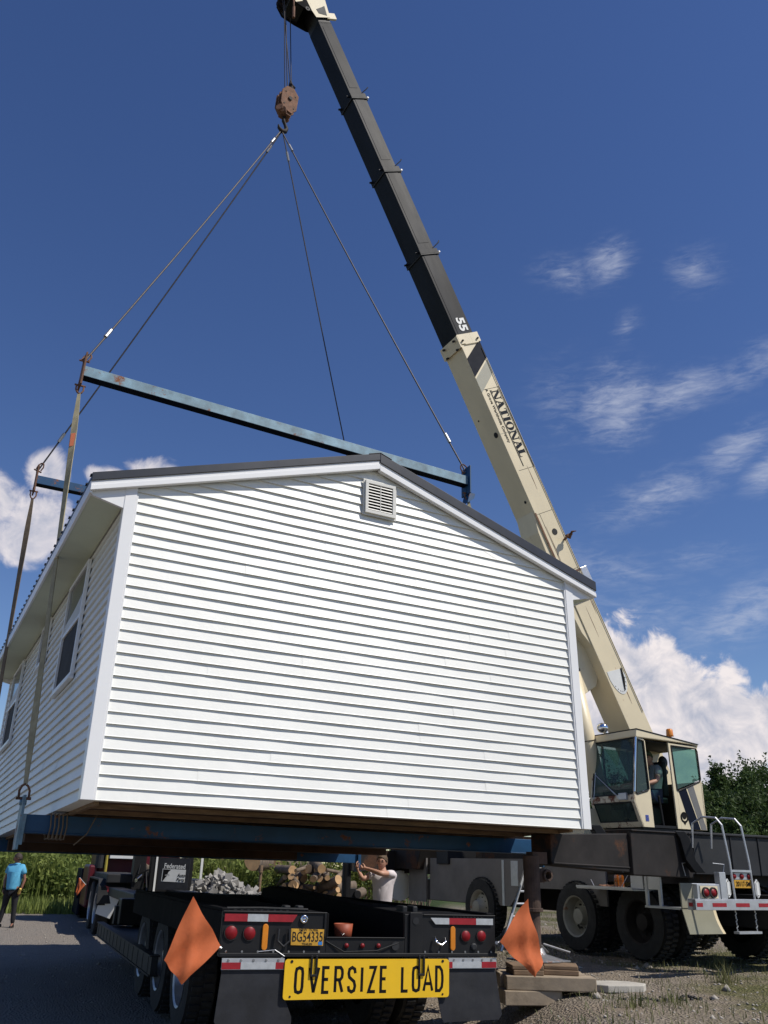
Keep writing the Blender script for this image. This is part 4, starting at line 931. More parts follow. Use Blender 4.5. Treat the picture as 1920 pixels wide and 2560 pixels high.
# ---- carrier, in the crane frame: x right, y forward (to the left in the photo), z up from the ground
def cp(mb, name, mat, **k): return mb.build(name, mat, crane, **k)
m = MB(); m.box((.62, -2.75, .55), (1.55, 6.3, .92)); cp(m, 'chassis', M_['black'])
m = MB(); m.box((-.02, -2.1, 1.02), (2.2, 6.0, 1.20)); m.box((.3, -1.7, 1.2), (2.0, 3.0, 1.5)); cp(m, 'deck', M_['rusty2'])
m = MB()   # skirt with wheel arches on the left side
sk = [(1.02, 3.6), (.80, 2.86), (.80, 2.86)]
def skirt(pts): m.prism([(z, y) for y, z in pts][::1], 'x', -.05, -.02) if False else m.add([( -.05, y, z) for y, z in pts]+[(-.02, y, z) for y, z in pts], [tuple(range(len(pts))), tuple(range(2*len(pts)-1, len(pts)-1, -1))]+[(i, (i+1) % len(pts), len(pts)+(i+1) % len(pts), len(pts)+i)[::-1] for i in range(len(pts))])
skirt([(2.86, .62), (2.86, 1.30), (2.0, 1.30), (1.97, .60), (1.72, .60), (1.33, .88), (1.33, 1.30), (1.97, 1.30), (2.27, .87), (2.6, .87)][:0] or [(4.2, 1.30), (4.2, .6), (2.9, .6), (2.6, .87), (2.27, .87), (1.97, .60), (1.70, .60), (1.33, .88), (-.02, .89), (-.27, .70), (-.6, .70), (-.6, 1.30)])
skirt([(4.35, 1.3), (4.35, .55), (5.0, .55), (5.0, 1.3)])
cp(m, 'side_panel', M_['dirtywhite'])
m = MB(); m.box((-.06, 1.83, .60), (-.052, 1.89, 1.28)); m.box((-.056, 1.45, .9), (-.051, 1.64, 1.27)); m.box((-.06, 1.46, 1.0), (-.056, 1.6, 1.1)); cp(m, 'panel_trim', M_['galv'])
m = MB(); m.tube([(-.1, 5.25, .80), (-.1, 5.75, .80)], .27, 20); o = cp(m, 'fuel_tank', M_['white'], smooth=False)
m = MB(); m.prism([(4.45, 1.1), (4.2, 1.75), (5.6, 1.75), (5.4, 1.1)], 'x', -.2, 2.4); cp(m, 'front_outrigger_housing', M_['rusty2'], bev=.01)
m = MB(); m.box((-.1, 3.5, 1.2), (.5, 3.9, 1.75)); cp(m, 'locker', M_['black'], bev=.01)
# wheels
def wheel(x, y, r=.52, dual=True, side=-1, steer=False, par=None, fM=None):
    P = par or crane
    m = MB(); w = .27
    prof = [(-.13, .30), (-.135, .40), (-.125, .49), (-.10, r-.01), (-.04, r), (.04, r), (.10, r-.01), (.125, .49), (.135, .40), (.13, .30)]
    prof = [(t, rr*(r/.52)) for t, rr in prof]
    xs = [x] + ([x-side*.34] if dual else [])
    for xx in xs: m.lathe([(t*1.0, rr) for t, rr in prof], 'x', (xx, y, r-.02), 36)
    k = 40
    for xx in xs:
        for j in range(k):
            a = 2*math.pi*j/k; Mx = Matrix.Translation((xx, y, r-.02)) @ Matrix.Rotation(a, 4, 'X')
            m.box((-.10, -.018, r-.012), (-.01, .018, r+.006), Mx); m.box((.01, .01, r-.012), (.10, .046, r+.006), Mx)
    t = m.build('wheel', M_['rubber'], P, True)
    e = t.modifiers.new('e', 'EDGE_SPLIT'); e.split_angle = R(40)
    m = MB(); s = side; f = s*.135
    R0 = .305*(r/.52)
    if dual: pr = [(f, R0), (f*.9, R0-.02), (f-s*.16, R0-.045), (f-s*.17, .19), (f-s*.15, .12), (f-s*.13, .11), (f-s*.05, .10), (f-s*.04, 0)]
    else: pr = [(f, R0), (f*.9, R0-.02), (f*.4, R0-.05), (f*.55, .19), (f*.9, .13), (f*1.5, .10), (f*1.6, 0)]
    m.lathe([(-q, rr) for q, rr in pr] if False else [(q, rr) for q, rr in pr], 'x', (x, y, r-.02), 28)
    rim = m.build('rim', M_['rim'] if P is crane else M_['alu'], t, True); 
    e = rim.modifiers.new('e', 'EDGE_SPLIT'); e.split_angle = R(35)
    m = MB(); dpt = f-s*.168 if dual else f*.5
    for j in range(5):
        a = 2*math.pi*j/5+.4; m.lathe([(dpt+s*.004, 0), (dpt+s*.004, .042)], 'x', (x, y+math.cos(a)*.225*(r/.52), r-.02+math.sin(a)*.225*(r/.52)), 12)
    for j in range(10):
        a = 2*math.pi*j/10; p = (x+dpt+s*.0, y+math.cos(a)*.155, r-.02+math.sin(a)*.155); m.cyl(p, (p[0]+s*.035, p[1], p[2]), .014, 6)
    m.build('hub_holes', M_['dark'], rim)
    return t
for y_ in (0, -1.28, 2.46): wheel(0, y_, r=.46, dual=y_ < 2); wheel(2.15, y_, r=.46, dual=y_ < 2, side=1)
for o in [o for o in crane.children if o.name.startswith('wheel')]: o.location = (0, 0, .11)
for o in crane.children:
    if o.name.startswith('wheel'):
        ys = [v.co.y for v in o.data.vertices]
        if sum(ys)/len(ys) < -1: o.children[0].data.materials[0] = M_['rusty2']
# rear outrigger, jack and steel housings
jx, jy = 1.66, 9.85
J = CI @ Vector((jx, jy, 0)); jz = lambda wz: wz-.46
K = CI @ Vector((3.03, 11.55, 0)); K2 = CI @ Vector((3.75, 12.35, 0))
def beam_between(a, b, t, z0a, z1a, z0b, z1b, mbx):
    d = Vector((b.x-a.x, b.y-a.y)); d.normalize(); n_ = Vector((-d.y, d.x))*t/2
    vs = [(a.x+n_.x, a.y+n_.y, z0a), (a.x-n_.x, a.y-n_.y, z0a), (b.x-n_.x, b.y-n_.y, z0b), (b.x+n_.x, b.y+n_.y, z0b), (a.x+n_.x, a.y+n_.y, z1a), (a.x-n_.x, a.y-n_.y, z1a), (b.x-n_.x, b.y-n_.y, z1b), (b.x+n_.x, b.y+n_.y, z1b)]
    mbx.add(vs, [(0, 1, 2, 3)[::-1], (4, 5, 6, 7)[::1], (0, 1, 5, 4), (1, 2, 6, 5), (2, 3, 7, 6), (3, 0, 4, 7)])
F_ = 2150.; PT = R(22.374); RO_ = R(1.5); CZ = 1.6
def at(x, y, Y):
    X = (x-960)/F_; q = (1280-y)/F_; a = X*math.cos(RO_)-q*math.sin(RO_); b = q*math.cos(RO_)+X*math.sin(RO_)
    r = Vector((a, math.cos(PT)-b*math.sin(PT), math.sin(PT)+b*math.cos(PT))); return Vector((0, 0, CZ))+r*(Y/r.y)
def cw(v): return CI @ Vector(v)
m = MB(); p0, p1, p2 = cw((1.80, 10.02, 0)), cw((2.84, 10.75, 0)), cw((3.75, 11.4, 0))
beam_between(p0, p1, .30, jz(1.655), jz(1.965), jz(1.60), jz(2.02), m)
o = cp(m, 'outrigger_beam', M_['rusty2'], bev=.01)
m = MB(); beam_between(p1, p2, .38, jz(1.575), jz(2.045), jz(1.555), jz(2.05), m); beam_between(p1, p2, .42, jz(2.045), jz(2.065), jz(2.05), jz(2.07), m); beam_between(p0, p2, .33, jz(1.665), jz(1.685), jz(1.62), jz(1.64), m); cp(m, 'outrigger_housing', M_['rusty2'], bev=.01)
m = MB(); m.box((-.35, -2.30, 1.14), (2.75, -1.75, 1.60)); m.box((-.37, -2.33, 1.60), (2.77, -1.7, 1.63)); 
for x_ in (-.1, .55, 1.05, 1.7): m.box((x_, -2.315, 1.14), (x_+.02, -2.30, 1.60))
cp(m, 'rear_deck_box', M_['dgrey'], bev=.008)
for (a, b, c_, d_) in (((1488, 2062), (1500, 2078), (1528, 2160), (1548, 2182)), ((1700, 2078), (1712, 2095), (1728, 2150), (1752, 2182))):
    m = MB(); Y0 = 10.55 if a[0] < 1600 else 11.05
    pts = [at(*q, Y0) for q in (a, b, c_, d_)]; ex = Vector((.12, .0, 0)); ey = Vector((-.02, .12, 0)); vs = []
    for q in pts: vs += [cw(q-ex*.5), cw(q+ex*.5), cw(q+ex*.5+ey), cw(q-ex*.5+ey)]
    m.add(vs, [(4*i+j, 4*i+(j+1) % 4, 4*i+4+(j+1) % 4, 4*i+4+j) for i in range(3) for j in range(4)]+[(0, 3, 2, 1), (12, 13, 14, 15)]); cp(m, 'steel_brace', M_['black'], bev=.006)
j = MB(); a = cw((jx, jy, 0)); j.cyl((a.x, a.y, jz(1.22)), (a.x, a.y, jz(1.74)), .085, 20); j.cyl((a.x, a.y, jz(1.20)), (a.x, a.y, jz(1.235)), .105, 20); j.cyl((a.x, a.y, jz(.80)), (a.x, a.y, jz(1.22)), .072, 20)
j.box((a.x-.02, a.y-.06, jz(1.66)), (a.x+.17, a.y+.06, jz(1.78))); j.lathe([(-.05, .04), (-.05, .06), (.05, .06), (.05, .04), (-.05, .04)], 'y', (a.x+.16, a.y-.03, jz(1.55)), 14); j.box((a.x+.05, a.y-.05, jz(1.48)), (a.x+.13, a.y+.03, jz(1.62)))
jk = cp(j, 'jack_column', M_['rust_dark'], bev=.004)
m = MB(); m.lathe([(0, 0), (0, .26), (.015, .26), (.06, .09), (.12, .06), (.12, 0)], 'z', (a.x+.04, a.y, jz(.745)), 20); m.box((a.x-.2, a.y-.20, jz(.742)), (a.x+.3, a.y+.22, jz(.757))); m.tube([(a.x+.3, a.y-.2, jz(.83)), (a.x+.08, a.y-.05, jz(.90)), (a.x+.1, a.y+.05, jz(.90)), (a.x+.32, a.y+.2, jz(.80))], .012, 6); cp(m, 'jack_pad', M_['steel'], bev=.003)
# front outrigger with its own jack, seen under the house
f0, f1 = at(868, 2150, 17.6), at(1030, 2150, 18.6); fa, fb_ = cw(f0), cw(f1)
m = MB(); beam_between(fa, fb_, .3, jz(1.50), jz(1.86), jz(1.50), jz(1.9), m); cp(m, 'outrigger_beam', M_['rusty2'], bev=.01)
m = MB(); m.cyl((fa.x, fa.y, jz(.75)), (fa.x, fa.y, jz(1.62)), .085, 16); m.cyl((fa.x+.02, fa.y, jz(.25)), (fa.x+.02, fa.y, jz(.8)), .07, 16); m.cyl((fa.x+.2, fa.y-.1, jz(1.1)), (fa.x+.2, fa.y+.1, jz(1.1)), .07, 12); m.box((fa.x+.05, fa.y-.05, jz(.95)), (fa.x+.18, fa.y+.05, jz(1.2))); cp(m, 'jack_column', M_['black'], bev=.006)
m = MB(); m.box((fa.x-.25, fa.y-.25, jz(.14)), (fa.x+.28, fa.y+.25, jz(.27))); cp(m, 'jack_pad', M_['black'])
# cribbing timbers
def timber(c, sx, sy, sz, rot, label, mat='timber_grey'):
    m = B((-sx/2, -sy/2, 0), (sx/2, sy/2, sz)); o = m.build('cribbing_timber', M_[mat], None, bev=.008); o.location = c; o.rotation_euler = (0, 0, R(rot)); tag(o, label, 'timber', 'cribbing under the outrigger jack')
timber((1.53, 9.42, .41), .56, .26, .125, 6, 'bottom cribbing timber at the left, ending short of the one above')
timber((1.70, 9.86, .39), .80, .24, .145, 6, 'bottom cribbing timber at the back of the stack')
timber((1.72, 9.40, .537), .86, .22, .12, -1, 'long pale middle cribbing timber at the front, widest of the stack')
timber((1.68, 9.66, .537), .86, .22, .12, 2, 'middle cribbing timber in second row behind the front one')
timber((1.70, 9.92, .537), .84, .22, .12, 1, 'middle cribbing timber at the back')
timber((1.50, 9.52, .659), .30, .34, .045, 5, 'thin dark board at the left under the jack pad, lower of two', 'timber')
timber((1.50, 9.53, .705), .31, .35, .04, 3, 'thin dark board at the left under the jack pad, upper of two', 'timber')
timber((1.86, 9.60, .659), .34, .36, .045, -6, 'thin dark board at the right under the jack pad, lower of two', 'timber')
timber((1.87, 9.61, .705), .33, .35, .036, -9, 'thin dark board at the right under the jack pad, upper of two', 'timber')
# rear bumper, lights, ladder (crane frame x, v; heights above crane ground = w - .16)
BY = -2.95; h0 = -.16
m = MB(); m.box((-.82, BY, .93+h0), (2.9, BY+.05, 1.035+h0)); m.box((-.82, BY, 1.035+h0), (2.9, BY+.12, 1.045+h0)); m.box((-.82, BY, .93+h0), (-.81, BY+.12, 1.035+h0))
for x_ in (-.38, .52, 1.5): m.box((x_, BY+.02, 1.045+h0), (x_+.10, BY+.10, 1.33+h0))
m.box((-.74, BY+.03, 1.045+h0), (-.38, BY+.10, 1.20+h0)); m.box((.62, BY+.03, 1.045+h0), (1.02, BY+.10, 1.20+h0)); m.box((-.78, BY+.06, 1.195+h0), (-.38, BY+.085, 1.205+h0)); bump = cp(m, 'rear_bumper', M_['galv'], bev=.004)
for k in range(10):
    x0_ = -.80+k*.37; m = MB(); m.box((x0_ if k == 0 else x0_-.13, BY-.002, .965+h0), (x0_+.09, BY-.0005, 1.005+h0)); m.build('reflector_tape', M_['redtape'], bump)
m = MB()
m.box((-.822, BY+.04, .965+h0), (-.8205, BY+.1, 1.005+h0)); m.build('reflector_tape', M_['redtape'], bump)
m = MB()
for x_ in (-.70, .66): m.box((x_, BY+.022, 1.052+h0), (x_+.27, BY+.029, 1.18+h0))
m.build('light_backing', M_['cream'], bump)
for x_ in (-.63, -.515, .73, .845):
    m = MB(); m.lathe([(0, .058), (-.022, .056), (-.022, .046), (-.008, .045)], 'y', (x_, BY+.02, 1.112+h0), 20); l = m.build('tail_light', M_['rubber'], bump)
    m = MB(); m.lathe([(-.006, .046), (-.018, .04), (-.024, .0)], 'y', (x_, BY+.02, 1.112+h0), 20); m.build('lens', M_['red'], l, True)
m = MB(); m.box((-.16, BY+.04, 1.255+h0), (.15, BY+.06, 1.325+h0)); o = m.build('light_bar', M_['galv'], bump)
for x_ in (-.125, 0, .12):
    m = MB(); m.lathe([(0, .032), (-.012, .028), (-.016, 0)], 'y', (x_, BY+.04, 1.29+h0), 16); m.build('marker_light', M_['red'], o, True)
m = MB(); m.box((-.14, BY+.03, 1.165+h0), (.135, BY+.036, 1.25+h0)); pl = m.build('licence_plate', M_['plate'], bump)
def yT(x, y, z): return frame((x, y, z), Vector((1, 0, 0)), Vector((0, 0, 1)), Vector((0, -1, 0)))
m = MB(); text_mb(m, '20117-SM', yT(-.002, BY+.027, 1.207+h0), .075, .78, .0005, .0005); m.build('plate_number', M_['ink'], pl)
for x_ in (-.255, .225):
    m = MB(); pts = [(x_, BY+.03, 1.235+h0), (x_, BY+.03, 1.085+h0)]
    m.tube([(x_-.03, BY+.03, 1.10+h0), (x_-.03, BY+.03, 1.22+h0), (x_, BY+.03, 1.255+h0), (x_+.03, BY+.03, 1.22+h0), (x_+.03, BY+.03, 1.10+h0), (x_, BY+.03, 1.065+h0), (x_-.03, BY+.03, 1.10+h0)], .010, 6); m.box((x_-.018, BY+.02, 1.09+h0), (x_+.018, BY+.035, 1.23+h0)); m.build('reverse_light', M_['white'], bump)
m = MB()
for x_ in (-.17, .15):
    m.tube([(x_, BY+.02, 1.04+h0), (x_-.02, BY+.02, 1.45+h0), (x_-.045, BY+.05, 1.85+h0), (x_-.055, BY+.12, 1.93+h0), (x_-.04, BY+.34, 1.95+h0), (x_-.03, BY+.52, 1.88+h0), (x_-.03, BY+.56, 1.60+h0)], .0125, 8)
m.box((-.19, BY+.01, 1.335+h0), (.145, BY+.03, 1.36+h0)); ladr = cp(m, 'access_ladder', M_['galv'], smooth=False)
m = MB()
for x_ in (-.10, .22):
    for k in range(7): m.tube([(x_+(.012 if k % 2 else 0), BY+.1, .93+h0-k*.033), (x_-(.012 if k % 2 else 0), BY+.1, .90+h0-k*.033)], .007, 5)
m.box((-.12, BY+.06, .68+h0), (.25, BY+.14, .705+h0)); cp(m, 'hanging_step', M_['galv'])
m = MB()
for s in (-1, 1): m.tube([(s*.0-.42+(.62 if s > 0 else 0), BY+.5, 1.28+h0), (-.42+(.62 if s > 0 else 0)+s*.04, BY+.5, 1.42+h0), (-.30+(.35 if s > 0 else 0), BY+.5, 1.43+h0)], .006, 6)
m.tube([(-.55, -2.35, 1.30+h0), (-.55, -2.38, 1.5+h0)], .012, 6); m.ell((-.55, -2.4, 1.52+h0), (.05, .03, .02), 8, 5); cp(m, 'air_hoses', M_['galv'])
for x0_ in (-.50, 1.75):
    m = MB(); vs = []
    for k in range(6):
        f = k/5; z = .93+h0-.28*f; y = -2.42-.03*f; vs += [(x0_+.06*f, y, z), (x0_+.50+.10*f**2, y, z), (x0_+.50+.10*f**2, y+.012, z), (x0_+.06*f, y+.012, z)]
    m.add(vs, [(4*i+j_, 4*i+(j_+1) % 4, 4*i+4+(j_+1) % 4, 4*i+4+j_) for i in range(5) for j_ in range(4)]+[(20, 21, 22, 23)])
    m.box((x0_, -2.43, .93+h0), (x0_+.50, -2.41, 1.2+h0)); mf = cp(m, 'mudflap', M_['khaki'])
    m = MB(); vs = []
    for k in range(6):
        f = k/5; z = .93+h0-.28*f; y = -2.42-.03*f; a_ = x0_+.50+.10*f**2; vs += [(a_, y, z), (a_+.075, y+.03, z), (a_+.075, y+.04, z), (a_, y+.012, z)]
    m.add(vs, [(4*i+j_, 4*i+(j_+1) % 4, 4*i+4+(j_+1) % 4, 4*i+4+j_) for i in range(5) for j_ in range(4)]+[(20, 21, 22, 23)]); m.build('lit_edge', M_['cream'], mf)  # cream strip paints sunlight on the edge; khaki face paints the shade
# side step and tray with tread plate
m = MB(); m.box((-.42, -1.52, 1.085+h0), (-.05, -.42, 1.10+h0)); m.box((-.43, -1.52, 1.10+h0), (-.42, -.42, 1.125+h0)); tray = cp(m, 'tool_tray', M_['stainless'])
m = MB(); m.box((-.33, -1.62, 1.11+h0), (-.31, -1.40, 1.29+h0)); m.box((-.33, -1.88, 1.11+h0), (-.31, -1.70, 1.29+h0)); cp(m, 'tread_plate', M_['stainless'])
m = MB(); m.box((-.34, -1.70, .92+h0), (-.31, -1.66, 1.3+h0)); m.box((-.34, -1.93, .92+h0), (-.31, -1.89, 1.3+h0)); m.box((-.36, -2.25, .90+h0), (-.1, -1.66, .925+h0)); cp(m, 'side_step', M_['galv'])
m = MB(); m.tube([(-.40, -.78, 1.10+h0), (-.36, -.66, 1.20+h0)], .005, 5); m.tube([(-.40, -1.28, 1.10+h0), (-.36, -1.42, 1.30+h0)], .005, 5); cp(m, 'tray_chain', M_['galv'])
rs = random.Random(2)
for i, (v, lb) in enumerate(((-1.05, 'left of the two cola bottles with blue caps on the crane tool tray'), (-1.14, 'right of the two cola bottles with blue caps on the crane tool tray'))):
    P = crane.matrix_world @ Vector((-.25, v, 1.10+h0)); t = thing('cola_bottle', lb, 'bottle', Matrix.Translation(P), 'cola bottles')
    m = MB(); m.lathe([(0, 0), (0, .032), (.06, .034), (.075, .030), (.09, .034), (.15, .033), (.185, .014), (.2, .013), (.2, 0)], 'z', (0, 0, 0), 16); m.build('bottle_body', M_['cola'], t, True)
    m = MB(); m.lathe([(.2, 0), (.2, .015), (.22, .015), (.22, 0)], 'z', (0, 0, 0), 12); m.build('cap', M_['capblue'], t)
m = MB(); P = crane.matrix_world @ Vector((-.25, -.8, 1.115+h0))
for i in range(9): m.tube([(P.x+rs.uniform(-.1, .12), P.y+rs.uniform(-.08, .08), P.z), (P.x+rs.uniform(-.1, .12), P.y+rs.uniform(-.08, .08), P.z+.02), (P.x+rs.uniform(-.1, .15), P.y+rs.uniform(-.08, .08), P.z)], .011, 6)
tag(m.build('shackle_pile', M_['rusty']), 'small pile of rusty shackles and chain on the crane tool tray', 'shackles')
# folding ladder behind the jack
LO = Vector((1.75, 11.0, gz(1.75, 11.0))); LT = thing('step_ladder', 'aluminium ladder leaning behind the outrigger jack column', 'ladder', Matrix.Translation(LO))
La, Lb, Lc, Ld = [p-LO for p in (at(1252, 2378, 10.9), at(1315, 2168, 11.2), at(1322, 2378, 11.2), at(1350, 2168, 11.4))]
for a_, b_ in ((La, Lb), (Lc, Ld)): m = MB(); m.tube([a_, b_], .020, 6); m.build('rail', M_['galv'], LT)
for k in range(6):
    f = .1+k*.15; m = MB(); m.tube([La.lerp(Lb, f), Lc.lerp(Ld, f)], .014, 6); m.build('rung', M_['galv'], LT)
m = MB(); q_ = Lb.lerp(Ld, .8); m.box((q_.x-.0, q_.y-.05, q_.z-.16), (q_.x+.07, q_.y-.03, q_.z-.02)); m.build('safety_label', pbr('hi_vis', (.7, .75, .05), .5), LT)

# ================================================================== TRAILER
TR = pose((-.06, 8.14, .907), 22, -.14, .6)
trl = thing('lowboy_trailer', 'black lowboy trailer with rear lights and a yellow OVERSIZE LOAD sign', 'trailer', TR)
def tb(mb, name, mat, par=None, **k): return mb.build(name, mat, par or trl, **k)
m = MB()
m.box((-1.25, 0, .0), (-.36, .04, .315)); m.box((.36, 0, .0), (1.25, .04, .315)); m.box((-.36, 0, 0), (.36, .04, .128)); m.box((-1.255, -.03, -.018), (1.255, .05, .012)); m.box((-.36, -.012, .122), (.36, .0, .132)); m.box((-.385, -.012, .13), (-.365, 0, .315)); m.box((.352, -.012, .13), (.37, 0, .315))
m.box((-1.25, -.012, .305), (-.36, .0, .318)); m.box((.53, -.012, .305), (1.25, 0, .318)); m.box((.40, -.02, .0), (.52, .0, .33))
rear = tb(m, 'rear_frame', M_['black'], bev=.006)
m = MB(); m.box((-1.25, .05, .05), (-.32, 5.2, .31)); m.box((.36, .05, .05), (1.25, 4.9, .31)); m.box((-.36, .05, -.1), (.36, 5.0, .05))
m.box((-1.25, .05, .31), (-1.19, 5.2, .335)); m.box((1.19, .05, .31), (1.25, 4.9, .335)); tb(m, 'deck', M_['matte'], bev=.01)
m = MB(); m.prism([(.05, .30), (4.9, .33), (4.9, .47), (4.6, .50), (3.2, .47), (.5, .34)], 'x', .40, .62) if False else m.add([(x_, y_, z_) for x_ in (.36, .62) for y_, z_ in ((.05, .30), (.05, .325), (1.5, .35), (4.4, .43), (4.75, .40), (4.85, .30))], [(0, 1, 2, 3, 4, 5), (11, 10, 9, 8, 7, 6)]+[(i, (i+1) % 6+0, (i+1) % 6+6, i+6)[::-1] for i in range(6)]); tb(m, 'ramp_arm', M_['matte'], bev=.02)
for x_ in (.40, .50): tb(B((x_, .15, .30), (x_+.05, .30, .375)), 'hinge_lug', M_['dgrey'], bev=.012)
for x_ in (-.62, -.50): tb(B((x_, .4, .30), (x_+.06, .5, .35)), 'hinge_lug', M_['dgrey'], bev=.012)
m = MB(); m.tube([(-.93, -.006, .02), (-.80, -.03, .035), (-.72, -.035, -.01), (-.76, -.04, -.03)], .0035, 5); tb(m, 'loose_wire', M_['galv'])
m = MB(); m.tube([(-.36, .0, .10), (-.2, -.02, .02), (.1, -.02, .03), (.3, -.01, .09)], .006, 6); m.tube([(-1.2, .1, .33), (-.9, .12, .335), (-.5, .1, .33)], .012, 6); tb(m, 'wiring', M_['rubber'])
m = MB()
for i_ in range(7): m.lathe([(-.016, 0), (-.016, .008), (-.012, .010)], 'y', (-1.2+.13*i_, 0, .02+.0*i_), 8); m.lathe([(-.016, 0), (-.016, .008), (-.012, .010)], 'y', (.42+.13*i_, 0, .02), 8)
tb(m, 'bolt_heads', M_['steel'])
m = MB()
for k in range(9): m.box((-1.16+.055*k, -.004, .325-.004), (-1.14+.055*k, -.0, .325+.004)); m.box((.82+.035*k, -.0135, .294), (.835+.035*k, -.0125, .302))
tb(m, 'weld_beads', M_['dgrey'])
m = MB(); m.box((-.9, 4.9, -.5), (.9, 5.3, .30)); tb(m, 'deck_bulkhead', M_['black'])
m = MB(); m.box((-1.27, 3.1, -.47), (-1.20, 9.0, -.28)); m.box((1.20, 5.0, -.47), (1.27, 9.0, -.28)); m.box((-1.2, 5.2, -.40), (1.2, 9.0, -.33)); m.box((-1.29, 3.1, -.29), (-1.18, 9.0, -.275)); m.box((-1.29, 3.1, -.48), (-1.18, 9.0, -.465))
for k in range(14): m.box((-1.275, 3.3+k*.42, -.46), (-1.268, 3.36+k*.42, -.29))
tb(m, 'well_deck', M_['dgrey'])
m = MB()
for x_ in (-.75, .45): m = MB(); m.prism([(8.9, -.45), (9.3, .35), (12.0, .42), (12.0, .62), (9.0, .60), (8.6, -.3)] and [(8.9, -.45), (9.3, -.02), (12.9, .0), (12.9, .17), (9.0, .17), (8.6, -.3)], 'x', x_, x_+.3); tb(m, 'gooseneck_arm', M_['black'], bev=.02)
m = MB(); m.box((-1.0, 8.5, -.3), (1.0, 8.85, .1)); tb(m, 'gooseneck_crossbeam', M_['black'], bev=.02)
m = MB(); m.box((-1.05, 8.75, -.30), (-.85, 8.95, -.02)); m.box((-.1, 8.3, -.2), (.5, 8.7, .02)); tb(m, 'side_bracket', M_['dgrey'], bev=.01)
m = MB(); m.box((-.1, 8.28, .03), (.48, 8.75, .22)); tb(m, 'timber_block', M_['timber'])
# tape, lights
def strip(pts, segs, name='reflector_tape'):
    for (a, b, c_) in segs:
        m = MB(); m.prism([(z, x) for x, z in a], 'y', -.0155, -.0125); tb(m, name, M_[b], rear)
strip(0, [([(-1.235, .240), (-1.046, .240), (-1.046, .295), (-1.235, .295)], 'redtape', 0), ([(-1.045, .240), (-.874, .240), (-.874, .295), (-1.045, .295)], 'whitetape', 0), ([(-.873, .240), (-.662, .240), (-.625, .295), (-.873, .295)], 'redtape', 0),
          ([(.648, .238), (.782, .238), (.782, .289), (.600, .289)], 'whitetape', 0), ([(.783, .238), (1.05, .238), (1.05, .289), (.783, .289)], 'redtape', 0), ([(1.051, .238), (1.222, .238), (1.222, .289), (1.051, .289)], 'whitetape', 0)])
for x_, z_, r_, mt, nm_ in ((-1.17, .157, .052, 'red', 'tail_light'), (-1.018, .154, .05, 'red', 'tail_light'), (.95, .147, .045, 'red', 'tail_light'), (1.106, .148, .045, 'red', 'tail_light'), (-.176, .067, .02, 'red', 'marker_light'), (-.033, .067, .02, 'red', 'marker_light'), (.114, .067, .02, 'red', 'marker_light')):
    m = MB(); m.lathe([(.0, r_*1.12), (-.012, r_*1.1), (-.012, r_)], 'y', (x_, -.0005, z_), 24); l = tb(m, nm_, M_['rubber'], rear)
    m = MB(); m.lathe([(-.008, r_), (-.018, r_*.8), (-.021, 0)], 'y', (x_, -.0005, z_), 24); m.build('lens', M_['red'], l, True)
for x_ in (-.888, .820):
    m = MB(); pts = [(.054+.0+.024*math.sin(a)*-1, x_+.024*math.cos(a)) for a in np.linspace(0, math.pi, 8)]+[(.2+.024*math.sin(a), x_-.024*math.cos(a)) for a in np.linspace(0, math.pi, 8)]
    m.prism(pts, 'y', -.016, -.0005); tb(m, 'amber_marker', M_['amber'], rear, bev=.004)
m = MB(); m.prism([(.07, -.668), (.065, -.389), (.188, -.386), (.192, -.672)], 'y', -.022, -.016); m.box((-.672, -.024, .06), (-.385, -.022, .064)) if False else None
pl = tb(m, 'licence_plate', M_['plate'], rear)
m = MB(); text_mb(m, 'BG54335', yT(-.528, -.0235, .128), .105, .68, .0005, .0005); text_mb(m, 'NEW  YORK', yT(-.52, -.0235, .183), .03, 1.0, 0, .0005); text_mb(m, 'TRAILER', yT(-.53, -.0235, .078), .022, 1.1, 0, .0005); m.lathe([(-.024, .008), (-.024, 0)], 'y', (-.585, 0, .178), 10); m.build('plate_number', M_['rusty2'], pl)
m = MB(); m.box((-.432, -.0245, .072), (-.398, -.0225, .096)); m.build('sticker', pbr('sticker_blue', (.03, .2, .55), .4), pl)
m = MB(); m.lathe([(-.014, .016), (-.02, .018), (-.02, .03), (-.008, .034)], 'y', (-.563, 0, .263), 20); m.lathe([(-.016, .014), (-.022, 0)], 'y', (-.563, 0, .263), 12); tb(m, 'air_coupling', M_['chrome'], rear, smooth=True)
m = MB()
for x_ in (-.735,): m.tube([(x_-.045, -.03, .19), (x_-.05, -.035, .10), (x_, -.04, .06), (x_+.05, -.035, .10), (x_+.045, -.03, .19)], .010, 8)
tb(m, 'chain_ring', M_['dgrey'], rear)
m = MB(); m.tube([(.64, -.02, .135), (.645, -.04, .10), (.69, -.05, .075), (.735, -.04, .10), (.738, -.02, .13)], .009, 8); tb(m, 'chain_ring', M_['chrome'], rear, smooth=True)
m = MB(); m.lathe([(-.02, .0), (-.02, .02), (-.012, .03), (-.0005, .032)], 'y', (1.03, 0, .06), 12); m.lathe([(-.004, .0), (-.004, .03)][::-1], 'y', (.455, -.02, .262), 12); m.lathe([(-.014, .035), (-.014, 0)], 'y', (.27, 0, .066), 14); tb(m, 'rear_fitting', M_['dgrey'], rear)
